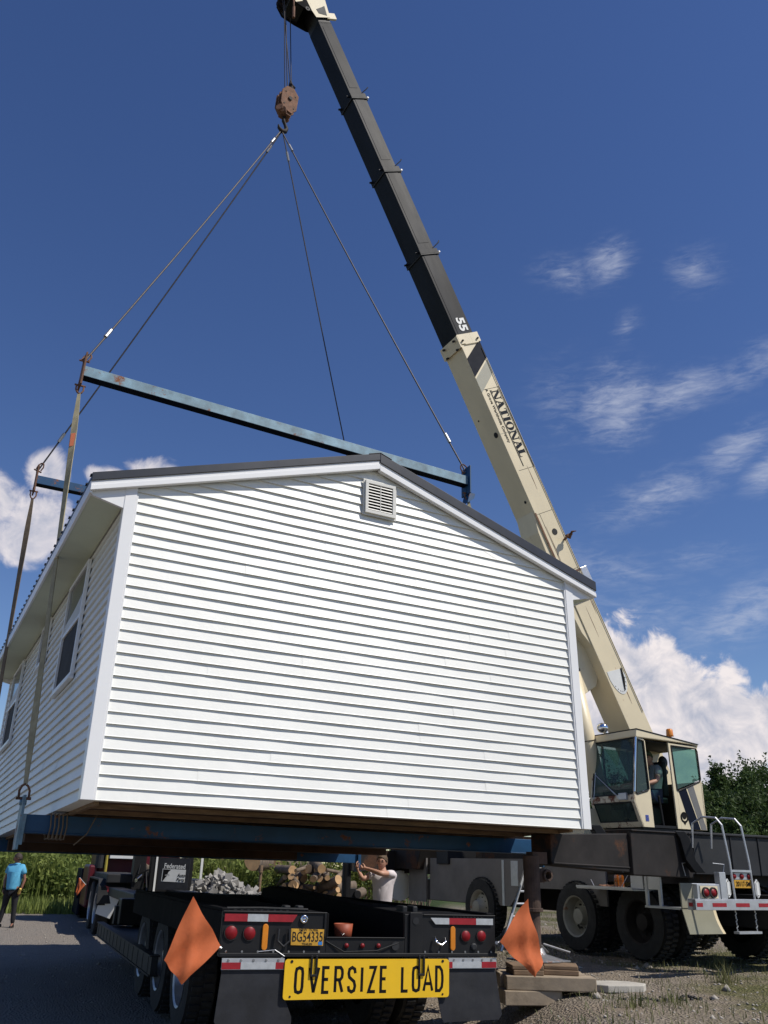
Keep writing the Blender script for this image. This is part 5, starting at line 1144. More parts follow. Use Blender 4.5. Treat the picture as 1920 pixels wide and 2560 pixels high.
# the sign
m = MB(); n = 5; r_ = .025; x0_, x1_, z0_, z1_ = -.722, .752, -.318, -.028; pts = []
for cx, cz, a0 in ((x1_-r_, z1_-r_, 0), (x0_+r_, z1_-r_, 90), (x0_+r_, z0_+r_, 180), (x1_-r_, z0_+r_, 270)):
    for k in range(n): a = R(a0+90*k/(n-1)); pts.append((cz+r_*math.sin(a), cx+r_*math.cos(a)))
m.prism(pts, 'y', -.075, -.068); sg = tb(m, 'oversize_load_sign', M_['yellow'])
m = MB(); ST = lambda x, z: frame((x, -.0755, z), Vector((1, 0, 0)), Vector((0, 0, 1)), Vector((0, -1, 0)))
# highway gothic style strokes: condensed capitals drawn as thick polylines
GL = dict(O=[[(0, .22), (0, .78), (.1, .95), (.5, 1), (.9, .95), (1, .78), (1, .22), (.9, .05), (.5, 0), (.1, .05), (0, .22)]], V=[[(-.05, 1), (.5, 0)], [(.5, 0), (1.05, 1)]], E=[[(1, 1), (0, 1), (0, 0), (1, 0)], [(0, .52), (.85, .52)]],
          R=[[(0, 0), (0, 1), (.7, 1), (.95, .9), (1, .75), (.95, .6), (.7, .5), (0, .5)], [(.55, .5), (1.05, 0)]], S=[[(1, .76), (.9, .93), (.5, 1), (.12, .93), (0, .76), (.12, .6), (.85, .42), (1, .24), (.88, .06), (.5, 0), (.1, .07), (0, .24)]],
          I=[[(0, 0), (0, 1)]], Z=[[(0, 1), (1, 1), (0, 0), (1, 0)]], L=[[(0, 1), (0, 0), (1, 0)]], A=[[(0, 0), (.5, 1), (1, 0)], [(.2, .3), (.8, .3)]], D=[[(0, 0), (0, 1), (.55, 1), (.9, .85), (1, .6), (1, .4), (.9, .15), (.55, 0), (0, 0)]])
def strokes(mb, ch, x, z, w, h, t, Mx):
    for ln in GL[ch]:
        P = [Vector((x+a*w, z+b*h)) for a, b in ln]; n_ = len(P); L_, R_ = [], []
        closed = (P[0]-P[-1]).length < 1e-6
        for i in range(n_):
            p = P[i]; a = (P[i]-P[i-1]) if i else (P[i]-P[-2] if closed else None); b = (P[i+1]-P[i]) if i < n_-1 else (P[1]-P[i] if closed else None)
            a = a.normalized() if a is not None else None; b = b.normalized() if b is not None else None
            if a is None: a = b
            if b is None: b = a
            na = Vector((-a.y, a.x)); nb = Vector((-b.y, b.x)); nm = (na+nb); nm = nm.normalized() if nm.length > .01 else na; k = min(1.9, 1/max(.35, nm.dot(na)))
            L_.append(p+nm*t/2*k); R_.append(p-nm*t/2*k)
        vs = [Mx @ Vector((q.x, q.y, 0)) for q in L_+R_]; mb.add(vs, [(i, i+1, n_+i+1, n_+i)[::-1] for i in range(n_-1)])
xs_ = [(-.625, 'O', .058), (-.505, 'V', .070), (-.392, 'E', .052), (-.285, 'R', .060), (-.170, 'S', .058), (-.052, 'I', .0), (.010, 'Z', .058), (.118, 'E', .050), (.312, 'L', .052), (.412, 'O', .058), (.512, 'A', .080), (.630, 'D', .058)]
MZ = ST(0, 0)
for i_, (x_, ch, w_) in enumerate(xs_):
    if i_ == 8: m.build('sign_lettering', M_['ink'], sg); m = MB()
    strokes(m, ch, x_, -.268, w_, .178, .024, MZ)
m.build('sign_lettering', M_['ink'], sg)
m = MB()
for x_ in (-.478, .487):
    m.box((x_-.030, -.090, -.14), (x_-.012, -.0765, .0)); m.box((x_+.012, -.090, -.14), (x_+.030, -.0765, .0)); m.box((x_-.030, -.09, -.155), (x_+.03, -.0765, -.138))
for x_ in (-.665, .69): m.lathe([(-.078, .012), (-.078, 0)], 'y', (x_, 0, -.045), 8); m.lathe([(-.078, .009), (-.078, 0)], 'y', (x_, 0, -.295), 8)
m.build('sign_bracket', M_['black'], sg, bev=.003)
# mudflaps with taped hangers
for a, b, c_ in (((-1.235, -.725), [(-1.235, -1.083, 'redtape'), (-1.082, -.797, 'whitetape'), (-.796, -.727, 'redtape')], [(-1.225, -.10), (-.70, -.10), (-.70, -.30), (-.632, -.44), (-.630, -.485), (-.66, -.51), (-1.22, -.505), (-1.25, -.46)]),
                 ((.755, 1.225), [(.755, .79, 'redtape'), (.791, 1.075, 'whitetape'), (1.076, 1.222, 'redtape')], [(.66, -.32), (.66, -.10), (1.22, -.10), (1.28, -.46), (1.25, -.50), (.72, -.51), (.70, -.48)])):
    m = MB(); m.box((a[0], -.062, -.104), (a[1], -.050, -.022)); hg = tb(m, 'mudflap_hanger', M_['galv'])
    m = MB()
    for q_ in range(5): m.lathe([(-.068, 0), (-.068, .009), (-.062, .011)], 'y', (a[0]+.05+q_*(a[1]-a[0]-.1)/4, 0, -.037), 8)
    m.build('hanger_bolts', M_['steel'], hg)
    for x0_, x1_, mt in b: m = MB(); m.box((x0_, -.0645, -.100), (x1_, -.0625, -.052)); m.build('reflector_tape', M_[mt], hg)
    m = MB(); m.prism([(z, x) for x, z in c_], 'y', -.046, -.036); tb(m, 'mudflap', M_['flap'])
for y_ in (1.75, 3.02, 4.3):
    wheel(-1.08, y_, r=.50, par=trl); wheel(1.08, y_, r=.50, side=1, par=trl)
for o in [o for o in trl.children if o.name.startswith('wheel')]: o.location = (0, 0, -.31-.48)
m = MB()
for y_ in (1.75, 3.02, 4.3): m.cyl((-.9, y_, -.31), (.9, y_, -.31), .07, 12)
tb(m, 'axle', M_['black'])
# bucket inside the trailer
P = TR @ Vector((.02, .62, .05)); t = thing('orange_bucket', 'dirty orange bucket sitting in the opening of the trailer rear frame', 'bucket', Matrix.Translation(P))
m = MB(); m.lathe([(.0, 0), (0, .075), (.13, .088), (.13, .082), (.01, .07)], 'z', (0, 0, .02), 20); m.build('bucket_body', M_['orange'], t, True); m = MB(); m.tube([(-.085, 0, .14), (0, -.09, .06), (.085, 0, .14)], .004, 5); m.build('handle', M_['steel'], t)
m = MB(); m.box((-.1, -.1, -.015), (.12, .1, .018)); m.build('base_plate', M_['rusty2'], t)
# flags
def flag(pts, M, label, name='warning_flag', sag_=.014, staff=None):
    t = thing(name, label, 'flag', M, 'orange warning flags'); n = 9; vs = []; a, b, c_, d_ = [Vector(p) for p in pts]
    for i in range(n+1):
        for j in range(n+1):
            u, v = i/n, j/n; p = a*(1-u)*(1-v)+b*u*(1-v)+c_*u*v+d_*(1-u)*v
            w_ = sag_*(math.sin(3.1*u+2*v)*.9+.5*math.sin(7*u-3*v)); e = .003*math.sin(9*v)*(u in (0, 1))+.003*math.sin(11*u)*(v in (0, 1)); vs.append((p.x+e, p.y+w_-.05*math.exp(-((u-v)/.16)**2)*(.3+u*.7)+.02*math.sin(9*u+5*v), p.z+e))
    N = n+1; k = len(vs); vs2 = vs+[(x, y+.003, z) for x, y, z in vs]
    fs = [(i*N+j, (i+1)*N+j, (i+1)*N+j+1, i*N+j+1) for i in range(n) for j in range(n)]; fs2 = [tuple(k+q for q in f)[::-1] for f in fs]
    m = MB(); m.add(vs2, fs+fs2); m.build('cloth', M_['flag'], t, True)
    m = MB(); A, C2 = staff or (a, c_); A = Vector(A)+Vector((0, .03, 0)); C2 = Vector(C2)+Vector((0, .05, 0)); m.tube([A, C2], .007, 6); m.build('staff', M_['galv'], t)
    return t
flag([(-1.53, -.12, .42), (-1.265, -.12, .07), (-1.55, -.12, -.19), (-1.70, -.12, -.03)], TR, 'orange warning flag in shade on the left rear corner of the trailer', staff=((-1.25, -.1, .05), (-1.6, -.1, .2)))
flag([(1.525, -.12, .465), (1.68, -.12, -.04), (1.555, -.12, -.165), (1.225, -.12, .11)], TR, 'bright orange warning flag on the right rear corner of the trailer', staff=((1.22, -.1, .09), (1.57, -.1, .26)))
m = MB()
m.tube([(-1.25, -.02, .05), (-1.30, -.08, .06)], .015, 6); m.tube([(1.25, -.02, .09), (1.22, -.08, .10)], .015, 6); tb(m, 'flag_socket', M_['steel'])
# ================================================================== TRACTOR UNIT
TU = pose((-4.9, 20.9, gz(-4.9, 20.9)), 21.5)
tru = thing('tractor_unit', 'maroon tractor unit parked ahead of the trailer, seen from behind', 'truck', TU)
def tu(mb, name, mat, par=None, **k): return mb.build(name, mat, par or tru, **k)
m = MB(); m.box((-.45, -.6, .75), (-.32, 6.2, 1.0)); m.box((.32, -.6, .75), (.45, 6.2, 1.0)); m.box((-.45, -.65, .7), (.45, -.55, .95)); tu(m, 'chassis', M_['black'])
m = MB(); m.box((-1.05, 2.6, .95), (1.05, 4.2, 2.9)); m.box((-.95, 4.2, 1.0), (.95, 5.8, 1.9)); tu(m, 'sleeper_cab', M_['maroon'], bev=.06)
m = MB(); m.box((-1.25, 2.4, .40), (-1.05, 3.9, 1.35)); m.box((1.05, 2.4, .40), (1.25, 3.9, 1.35)); tu(m, 'side_fairing', M_['maroon'], bev=.05)
m = MB(); m.box((-.80, 2.3, 1.50), (.0, 2.59, 2.05)); tu(m, 'equipment_box', M_['white'], bev=.01)
for s in (-1, 1):
    m = MB(); m.cyl((s*1.0, 2.45, 1.28), (s*1.0, 2.45, 3.0), .11, 14); tu(m, 'exhaust_stack', M_['dgrey'] if s < 0 else M_['chrome'])
m = MB(); m.cyl((-.86, 2.35, 1.15), (-.86, 2.35, 2.2), .035, 8); tu(m, 'grab_pole', pbr('pole_yellow', (.35, .28, .04), .5))
m = MB(); m.box((-1.1, -.75, 1.02), (-.35, 2.4, 1.20)); tu(m, 'deck_plate', M_['dgrey'], bev=.02)
for s in (-1, 1):   # half round fenders
    m = MB(); vs = []
    for y0_ in (.0, 1.35):
        pass
    n = 12
    arc = [(-.70, .62), (-.66, .95), (-.50, 1.10), (1.85, 1.10), (2.02, .95), (2.06, .62)]
    a_, b_ = (s*1.24, s*.66)
    vs = [(a_, y, z) for y, z in arc]+[(b_, y, z) for y, z in arc]+[(a_, y*.97+.02, z-.03) for y, z in arc]+[(b_, y*.97+.02, z-.03) for y, z in arc]
    k = len(arc); fs = [(i, i+1, k+i+1, k+i) for i in range(k-1)]+[(2*k+i, 3*k+i, 3*k+i+1, 2*k+i+1) for i in range(k-1)]+[(i, 2*k+i, 2*k+i+1, i+1) for i in range(k-1)]+[(k+i, k+i+1, 3*k+i+1, 3*k+i) for i in range(k-1)]
    m.add(vs, fs); tu(m, 'fender', M_['dgrey'], bev=.005)
for y_ in (0, 1.35): wheel(-1.07, y_, r=.52, par=tru); wheel(1.07, y_, r=.52, side=1, par=tru)
wheel(-1.05, 4.6, r=.52, dual=False, par=tru); wheel(1.05, 4.6, r=.52, dual=False, side=1, par=tru)
m = MB(); m.box((-1.28, 3.95, .15), (-1.2, 5.6, 1.25)); m.tube([(-1.31, 3.9, .55), (-1.31, 4.3, 1.05)], .03, 8); tu(m, 'front_bumper_side', M_['navy'], bev=.05)
# white left flap leaning, black right flap with lettering
FQ = [at(x, y, 19.9) for x, y in ((257, 2226), (302, 2240), (274, 2297), (238, 2284))]
TI = TU.inverted(); q = [TI @ p for p in FQ]; m = MB(); off = Vector((0, .02, 0)); m.add(q+[p+off for p in q], [(0, 1, 2, 3), (7, 6, 5, 4), (0, 4, 5, 1), (1, 5, 6, 2), (2, 6, 7, 3), (3, 7, 4, 0)]); fl = tu(m, 'white_mudflap', M_['white'])
d1 = (q[0]-q[3]).normalized(); m = MB(); o2 = Vector((0, -.01, 0)); a0, a1 = q[0]+o2, q[1]+o2; mid = a0.lerp(a1, .35)
m.add([a0, mid, mid+d1*.1, a0+d1*.1], [(0, 1, 2, 3)]); m.build('red_tape', M_['redtape'], fl); m = MB(); m.add([mid, a1, a1+d1*.1, mid+d1*.1], [(0, 1, 2, 3)]); m.build('white_tape', M_['whitetape'], fl)
P0, P1, P2_ = at(391, 2152, 19.6), at(466, 2156, 19.6), at(391, 2223, 19.6); X = (P1-P0); wd = X.length; X.normalize(); Zz = (P0-P2_).normalized(); Yy = Zz.cross(X).normalized(); Zz = X.cross(Yy)
FM = TI @ frame(P2_, X, Yy, Zz); hh = (P0-P2_).length
m = MB(); pts = []
for cx, cz, a0 in ((wd-.05, hh+.02, 0), (.05, hh+.02, 90), (.05, .05, 180), (wd-.05, .05, 270)):
    for k in range(5): a = R(a0+22.5*k); pts.append((cz+.05*math.sin(a), cx+.05*math.cos(a)))
m.prism(pts, 'y', 0, .012); bf = tu(m, 'black_mudflap', M_['flap']); bf.matrix_local = FM
def fT(x, z, y=-.004): return frame((x, y, z), Vector((1, 0, 0)), Vector((0, 0, 1)), Vector((0, -1, 0)))
m = MB(); m.box((.075, -.003, .155), (wd-.07, -.0005, .40)); m.build('advert_panel', M_['white'], bf)
m = MB(); text_mb(m, 'Federated', fT(wd/2+.005, .455), .135, .82, .0025, .001); m.build('advert_lettering', M_['white'], bf)
m = MB(); text_mb(m, 'Auto', fT(wd-.155, .285, -.006), .095, .85, .001, .001, shear=.2); text_mb(m, 'Parts', fT(wd-.165, .20, -.006), .095, .85, .001, .001, shear=.2)
m.prism([(.165, .09), (.39, .09), (.39, .255), (.165, .11)], 'y', -.0055, -.0035); m.build('advert_print', M_['ink'], bf)
m = MB(); m.prism([(.17, .13), (.25, .175), (.34, .205), (.385, .25), (.36, .255), (.30, .225), (.24, .19)], 'y', -.008, -.006); m.prism([(.27, .14), (.28, .14), (.30, .24), (.29, .24)], 'y', -.008, -.006); m.build('advert_emblem', M_['white'], bf)
m = MB(); m.box((-.25, -1.0, .7), (-.05, -.7, 1.9)); m.box((.55, -.9, .75), (.66, -.7, 1.9)); m.box((-.6, -.95, .5), (-.35, -.6, 1.85)); m.tube([(-.35, -.9, 1.4), (-.3, -1.1, .9), (-.25, -1.1, .5), (-.1, -1.2, .35)], .018, 6); m.tube([(-.45, -.9, 1.5), (-.5, -1.0, 1.2), (-.3, -1.05, 1.3)], .018, 6); tu(m, 'frame_posts', M_['black'], bev=.02)
tu(B((.88, -.62, .85), (.93, -.58, 1.75)), 'white_post', M_['white']); tu(B((-.16, -1.02, .8), (-.12, -1.005, 1.75)), 'white_post', M_['white'])
m = MB(); m.tube([(-.5, -1.0, 1.12), (-.42, -1.02, 1.2)], .012, 6); m.box((.15, -1.0, 1.5), (.22, -.98, 1.53)); m.box((-.55, -1.0, 1.05), (-.5, -.98, 1.12)); tu(m, 'air_couplings', M_['chrome'])
fpos = [at(x, y, 22.5) for x, y in ((198, 2194), (213, 2212), (193, 2240), (189, 2230))]; Fc = fpos[0]
flag([p-Fc for p in fpos], Matrix.Translation(Fc), 'small orange warning flag at the far left side of the tractor unit', sag_=.02, staff=(Vector((0, .01, 0)), fpos[1]-Fc))
# ================================================================== PEOPLE
def skin_mesh(nodes, edges, root=0, sub=1):
    """nodes: [(x,y,z,r) or (x,y,z,rx,ry)]; returns verts, faces of a skinned surface"""
    me = bpy.data.meshes.new('s'); me.from_pydata([n[:3] for n in nodes], edges, []); ob = bpy.data.objects.new('s', me); C.objects.link(ob)
    md = ob.modifiers.new('k', 'SKIN'); md.use_smooth_shade = True
    for i, n in enumerate(nodes):
        sv = me.skin_vertices[0].data[i]; sv.radius = (n[3], n[4] if len(n) > 4 else n[3]); sv.use_root = (i == root)
    s = ob.modifiers.new('u', 'SUBSURF'); s.levels = sub; s.render_levels = sub
    dg = bpy.context.evaluated_depsgraph_get(); dg.update(); ev = bpy.data.meshes.new_from_object(ob.evaluated_get(dg))
    V = [tuple(v.co) for v in ev.vertices]; Fs = [tuple(p.vertices) for p in ev.polygons]
    bpy.data.objects.remove(ob); bpy.data.meshes.remove(me); bpy.data.meshes.remove(ev); return V, Fs
def head_mb(mb, M, hw=.074, hd=.095, hh=.118, turn=None):
    """head centred at M origin, facing -y"""
    nu, nv = 28, 22; vs = []
    for i in range(nv+1):
        t = math.pi*i/nv
        for j in range(nu):
            a = 2*math.pi*j/nu; x = math.sin(t)*math.sin(a); y = -math.sin(t)*math.cos(a); z = math.cos(t)
            X, Y, Z = x*hw, y*hd, z*hh
            if z < 0: k = 1+.30*z; X *= k; Y = Y*(1+.12*z) if Y < 0 else Y*(1+.45*z)
            if y < 0:
                f = max(0, 1-abs(a if a < math.pi else 2*math.pi-a)/.22)
                n_ = f*math.exp(-((z+.17)/.13)**2); Y -= .024*n_
                Y -= .010*math.exp(-((z-.20)/.08)**2)*(1 if abs(x) < .7 else 0)
                for s in (-1, 1): Y += .013*math.exp(-((x-s*.40)/.16)**2-((z-.03)/.09)**2)
                Y -= .008*math.exp(-(x/.25)**2-((z+.52)/.08)**2); Y -= .010*math.exp(-(x/.3)**2-((z+.85)/.14)**2)
            vs.append((X, Y, Z))
    fs = [(i*nu+j, (i+1)*nu+j, (i+1)*nu+(j+1) % nu, i*nu+(j+1) % nu) for i in range(nv) for j in range(nu)]
    mb.cur = 0; mb.add(vs, fs, M)
    for s in (-1, 1): mb.ell((s*hw*1.0, .008, -.005), (.010, .020, .030), 8, 6, M)
    mb.cur = 1
    for s in (-1, 1): mb.ell((s*.030, -hd*.90, .008), (.013, .007, .006), 8, 6, M); mb.ell((s*.031, -hd*.97, .030), (.019, .006, .004), 8, 4, M)
    mb.cur = 2; mb.ell((0, -hd*.90-.004, -.058), (.024, .008, .006), 10, 6, M); mb.cur = 0
def hair_mb(M, hw=.074, hd=.095, hh=.118, low=-.1, k=1.09, tuft=.006, seed=1):
    nu, nv = 30, 16; vs = []; rs = random.Random(seed); m = MB()
    for i in range(nv+1):
        for j in range(nu):
            a = 2*math.pi*j/nu; fr = math.cos(a)   # 1 = front
            tmax = math.acos(.42)*max(0, fr)**1.2+math.acos(low*2.4)*(1-max(0, fr)**1.2) if True else 0
            t = tmax*i/nv; r = k+(rs.uniform(0, tuft)/.1)*(i < nv)
            if i == nv: r = .99
            vs.append((math.sin(t)*math.sin(a)*hw*r, -math.sin(t)*math.cos(a)*hd*r+.004, math.cos(t)*hh*r))
    m.add(vs, [(i*nu+j, (i+1)*nu+j, (i+1)*nu+(j+1) % nu, i*nu+(j+1) % nu) for i in range(nv) for j in range(nu)], M); return m
def hand_nodes(nodes, edges, wi, wrist, d, palm_n, curl=.4, side=1):
    """palm and five bent fingers from wrist index wi, pointing along d, palm normal palm_n"""
    d = d.normalized(); n_ = (palm_n-d*palm_n.dot(d)).normalized(); s = d.cross(n_)*side
    p1 = wrist+d*.045; nodes.append((*p1, .026, .016)); a = len(nodes)-1; edges.append((wi, a))
    p2 = wrist+d*.085; nodes.append((*p2, .034, .013)); b = len(nodes)-1; edges.append((a, b))
    for k, (o_, L_) in enumerate(((-.030, .062), (-.010, .074), (.011, .070), (.031, .054))):
        q = p2+s*o_*1.05+d*.012; prev = b; ang = 0
        for j, f in enumerate((.1, .42, .33, .25)):
            ang += curl*(.25 if j == 0 else 1); dirv = d*math.cos(ang)+n_*math.sin(ang); q = q+dirv*L_*f; nodes.append((*q, .0085-.0009*j)); edges.append((prev, len(nodes)-1)); prev = len(nodes)-1
    q = p1-s*.030; prev = a
    for j, f in enumerate((.012, .032, .026)):
        q = q+(d*.62-s*.62*(1-.3*j)+n_*.35).normalized()*f; nodes.append((*q, .0105-.001*j)); edges.append((prev, len(nodes)-1)); prev = len(nodes)-1
def person(name, label, M, J, mats, opts):
    """J joints in metres: pel, chest, neck, head, shoulders, elbows, wrists (L = +x), hips, knees, ankles, toes"""
    t = thing(name, label, 'person', M); V = {k: Vector(v) for k, v in J.items()}; b = opts.get('build', 1.0)
    N = []; E_ = []
    def add(p, r, prev=None):
        N.append((*p, *(r if isinstance(r, tuple) else (r,)))); 
        if prev is not None: E_.append((prev, len(N)-1))
        return len(N)-1
    pel = add(V['pel'], (.12*b, .085*b)); wa = add(V['pel'].lerp(V['chest'], .5), (.11*b, .08*b), pel); ch = add(V['chest'], (.12*b, .085*b), wa); nb = add(V['neck']-Vector((0, 0, .03)), .07, ch); nk = add(V['neck']+Vector((0, 0, .05)), .055, nb); add(V['head']-Vector((0, 0, .04)), .058, nk)
    for s in 'LR':
        sh = add(V['sh'+s], .050, ch); el = add(V['el'+s], .042, sh); fo = add(V['el'+s].lerp(V['wr'+s], .35), .040, el); wr = add(V['wr'+s], (.028, .024), fo)
        hand_nodes(N, E_, wr, V['wr'+s], opts.get('hd'+s, (V['wr'+s]-V['el'+s])), opts.get('pn'+s, Vector((0, -1, 0))), opts.get('curl'+s, .35), opts.get('sd'+s, 1))
        if 'kn'+s in V:
            hp = add(V['hp'+s], .088*b, pel); kn = add(V['kn'+s], .058, hp); cf = add(V['kn'+s].lerp(V['an'+s], .35), .056, kn); an = add(V['an'+s], .036, cf); add(V['to'+s], (.032, .022), an)
    vs, fs = skin_mesh(N, E_, 0, 1); m = MB(); m.add(vs, fs)
    HMx = Matrix.Translation(V['head']) @ opts.get('hrot', Matrix.Identity(4)); head_mb(m, HMx)
    o = m.build('body', [mats['skin'], M_['eye'], M_['lip']], t, True)
    # shirt
    N = []; E_ = []; g = .016
    lo = V['pel']+Vector((0, 0, -.09)); pl_ = add(lo, ((.155)*b+g, .118*b+g)); wa = add(V['pel'].lerp(V['chest'], .5), (.148*b+g, .118*b+g)); E_.append((0, 1)); ch = add(V['chest'], (.155*b+g, .115*b+g), wa); add(V['neck']-Vector((0, 0, .01)), (.075, .068), ch)
    for s in 'LR': sh = add(V['sh'+s], .066*b+g*.5, ch); add(V['sh'+s].lerp(V['el'+s], .62), .058*b+g*.4, sh)
    vs, fs = skin_mesh(N, E_, 1, 1); m = MB(); m.add(vs, fs); m.build('shirt', mats['shirt'], t, True)
    if 'knL' in V:
        N = []; E_ = []; pl_ = add(V['pel']+Vector((0, 0, .03)), (.150*b+.008, .112*b+.008)); 
        for s in 'LR': hp = add(V['hp'+s], .098*b, 0); kn = add(V['kn'+s], .074, hp); md_ = add(V['kn'+s].lerp(V['an'+s], .5), .068, kn); add(V['an'+s]+Vector((0, 0, .0)), .058, md_)
        vs, fs = skin_mesh(N, E_, 0, 1); m = MB(); m.add(vs, fs); m.build('trousers', mats['trousers'], t, True)
        for s in 'LR':
            m = MB(); d = (V['to'+s]-V['an'+s]); d.z = 0; d.normalize(); A = V['an'+s]; sd = Vector((-d.y, d.x, 0)); vs = []
            for (f, w_, h_) in ((-.08, .030, .06), (-.05, .04, .08), (.03, .043, .085), (.10, .048, .055), (.16, .045, .035), (.20, .025, .02)):
                c = Vector((A.x, A.y, 0))+d*f; vs += [c-sd*w_, c+sd*w_, c+sd*w_*.8+Vector((0, 0, h_)), c-sd*w_*.8+Vector((0, 0, h_))]
            m.add(vs, [(4*i+j, 4*i+(j+1) % 4, 4*i+4+(j+1) % 4, 4*i+4+j) for i in range(5) for j in range(4)]+[(3, 2, 1, 0), (20, 21, 22, 23)]); m.build('shoe', M_['shoe'], t, bev=.01)
    if opts.get('hair'): hair_mb(HMx, low=opts.get('low', -.12), tuft=opts.get('tuft', .008)).build('hair', opts['hair'], t, True)
    return t, V, HMx
# man in the blue polo, far left
mx, my = -8.35, 21.0; g0 = gz(mx, my)
P = at(14, 2322, 21.0); mx = P.x; g0 = gz(mx, my)
hz = at(50, 2134, 21.0).z-g0; sc = hz/1.75
J = dict(pel=(0, 0, .95), chest=(.01, .0, 1.28), neck=(.02, -.0, 1.49), head=(.02, -.03, 1.635), shL=(.19, -.02, 1.42), shR=(-.17, .02, 1.42), elL=(.275, -.0, 1.13), wrL=(.235, -.05, .885), elR=(-.24, .03, 1.14), wrR=(-.20, -.06, .92),
         hpL=(.095, 0, .88), hpR=(-.09, 0, .88), knL=(.12, -.0, .49), knR=(-.14, .02, .49), anL=(.14, .02, .08), anR=(-.22, .04, .08), toL=(.16, -.12, .03), toR=(-.30, -.07, .03))
t, V, H_ = person('person', 'man in a light blue polo shirt and black trousers standing on the drive', Matrix.Translation((mx, my, g0)) @ Matrix.Scale(sc, 4), J, dict(skin=M_['skin2'], shirt=M_['polo'], trousers=M_['trousers']),
    dict(build=1.32, hair=M_['hair2'], hrot=Matrix.Rotation(R(-72), 4, 'Z'), hdL=Vector((-.1, -.1, -1)), pnL=Vector((-1, 0, 0)), hdR=Vector((0, -.1, -1)), pnR=Vector((1, 0, 0)), curlL=.6))
m = MB(); m.lathe([(-.02, .07), (.0, .085), (.03, .078), (.035, .06)], 'z', (.02, -.0, 1.49), 14); m.build('collar', M_['polo'], t, True)
m = MB(); m.lathe([(-.014, .031), (-.014, .036), (.014, .036), (.014, .031)], 'z', (.237, -.045, .91), 12); m.build('wristwatch', M_['ink'], t)
Q = Matrix.Translation((mx, my, g0)) @ Vector((.205*sc, -.09*sc, .80*sc)); m = MB(); m.lathe([(-.06, 0), (-.06, .026), (.05, .028), (.06, .024), (.06, 0)], 'z', (0, 0, 0), 14); o = m.build('yellow_cup', pbr('cup', (.75, .50, .12), .5)); o.location = Q; o.rotation_euler = (R(20), R(25), 0); tag(o, 'small yellow cup held in the hand of the man in the blue polo', 'cup')
# young man in white t-shirt
YY = 14.3; hd_ = at(955, 2155, YY); g1 = gz(hd_.x, YY); H0 = hd_.z-g1
lh = at(905, 2170, YY); rh = at(889, 2178, YY); shl = at(972, 2186, YY); shr = at(925, 2188, YY); ell = at(952, 2184, YY-.22); elr = at(907, 2199, YY-.12); wl = at(918, 2172, YY-.05); wr_ = at(897, 2178, YY)
O = Vector((hd_.x+.02, YY, g1)); r = lambda p: Vector(p)-O
sz = r(shl).z+.02
J = dict(pel=(.0, .02, sz-.50), chest=(.0, .0, sz-.14), neck=(-.02, 0, sz+.05), head=(r(hd_).x, -.02, r(hd_).z-.0), shL=(.185, 0, sz-.01), shR=(-.175, .0, sz-.02), elL=r(ell), wrL=r(wl), elR=r(elr), wrR=r(wr_),
         hpL=(.09, .02, sz-.58), hpR=(-.09, .02, sz-.58), knL=(.12, -.06, .46), knR=(-.14, -.04, .46), anL=(.14, .04, .08), anR=(-.16, .04, .08), toL=(.17, -.1, .03), toR=(-.2, -.09, .03))
t, V, H_ = person('person', 'young man in a white t-shirt holding the end plate of the rear lifting beam', Matrix.Translation(O), J, dict(skin=M_['skin'], shirt=M_['tshirt'], trousers=M_['jeans']),
    dict(build=.92, hair=M_['hair'], low=-.05, tuft=.014, hrot=Matrix.Rotation(R(-14), 4, 'Z') @ Matrix.Rotation(R(4), 4, 'Y'), hdL=Vector((-1, .3, .15)), pnL=Vector((0, 1, 0)), hdR=Vector((-.5, .3, .9)), pnR=Vector((1, .3, 0)), curlL=.55, curlR=.5))
# operator in the cab
OM = TM @ Matrix.Rotation(R(90), 4, 'Z') if False else TM
ax, ay = Vector((1, 0, 0)), Vector((0, 1, 0))
# local frame: x = to the person's left ... person faces the cab front (-x of TM)
PM = TM @ Matrix.Translation((.66, .45, -1.46)) @ Matrix.Rotation(R(-90), 4, 'Z')
J = dict(pel=(0, .02, .50), chest=(0, .05, .80), neck=(0, .04, .98), head=(.0, .0, 1.085), shL=(.18, .04, .91), shR=(-.18, .04, .91), elL=(.25, -.08, .70), wrL=(.20, -.30, .64), elR=(-.24, -.10, .70), wrR=(-.18, -.36, .66),
         hpL=(.09, -.05, .48), hpR=(-.09, -.05, .48), knL=(.13, -.42, .50), knR=(-.13, -.42, .50), anL=(.13, -.44, .10), anR=(-.13, -.44, .10), toL=(.13, -.56, .05), toR=(-.13, -.56, .05))
t, V, H_ = person('person', 'crane operator in a camouflage cap and grey t-shirt sitting in the cab', PM, J, dict(skin=M_['skin'], shirt=M_['greyshirt'], trousers=M_['jeans']),
    dict(build=1.0, hrot=Matrix.Rotation(R(28), 4, 'Z'), pnL=Vector((0, 0, -1)), pnR=Vector((0, 0, -1)), curlL=.9, curlR=.8))
m = hair_mb(H_, low=.0, k=1.13, tuft=0.001); m.cur = 0
vs = []
for k in range(9):
    a = math.pi*(k/8-.5)*.95; vs += [(math.sin(a)*.078, -.075-math.cos(a)*.020, .052), (math.sin(a)*.085, -.085-math.cos(a)*.075, .038)]
m.add(vs+[(x, y, z-.006) for x, y, z in vs], [(2*i, 2*i+1, 2*i+3, 2*i+2) for i in range(8)]+[(18+2*i, 18+2*i+2, 18+2*i+3, 18+2*i+1) for i in range(8)], H_); m.build('cap', M_['cap'], t, True)
m = MB(); m.tube([(.10, -.09, .93), (.02, -.10, .75), (-.1, -.06, .52)], .02, 6, flat=.3); m.build('seat_belt', M_['black'], t)
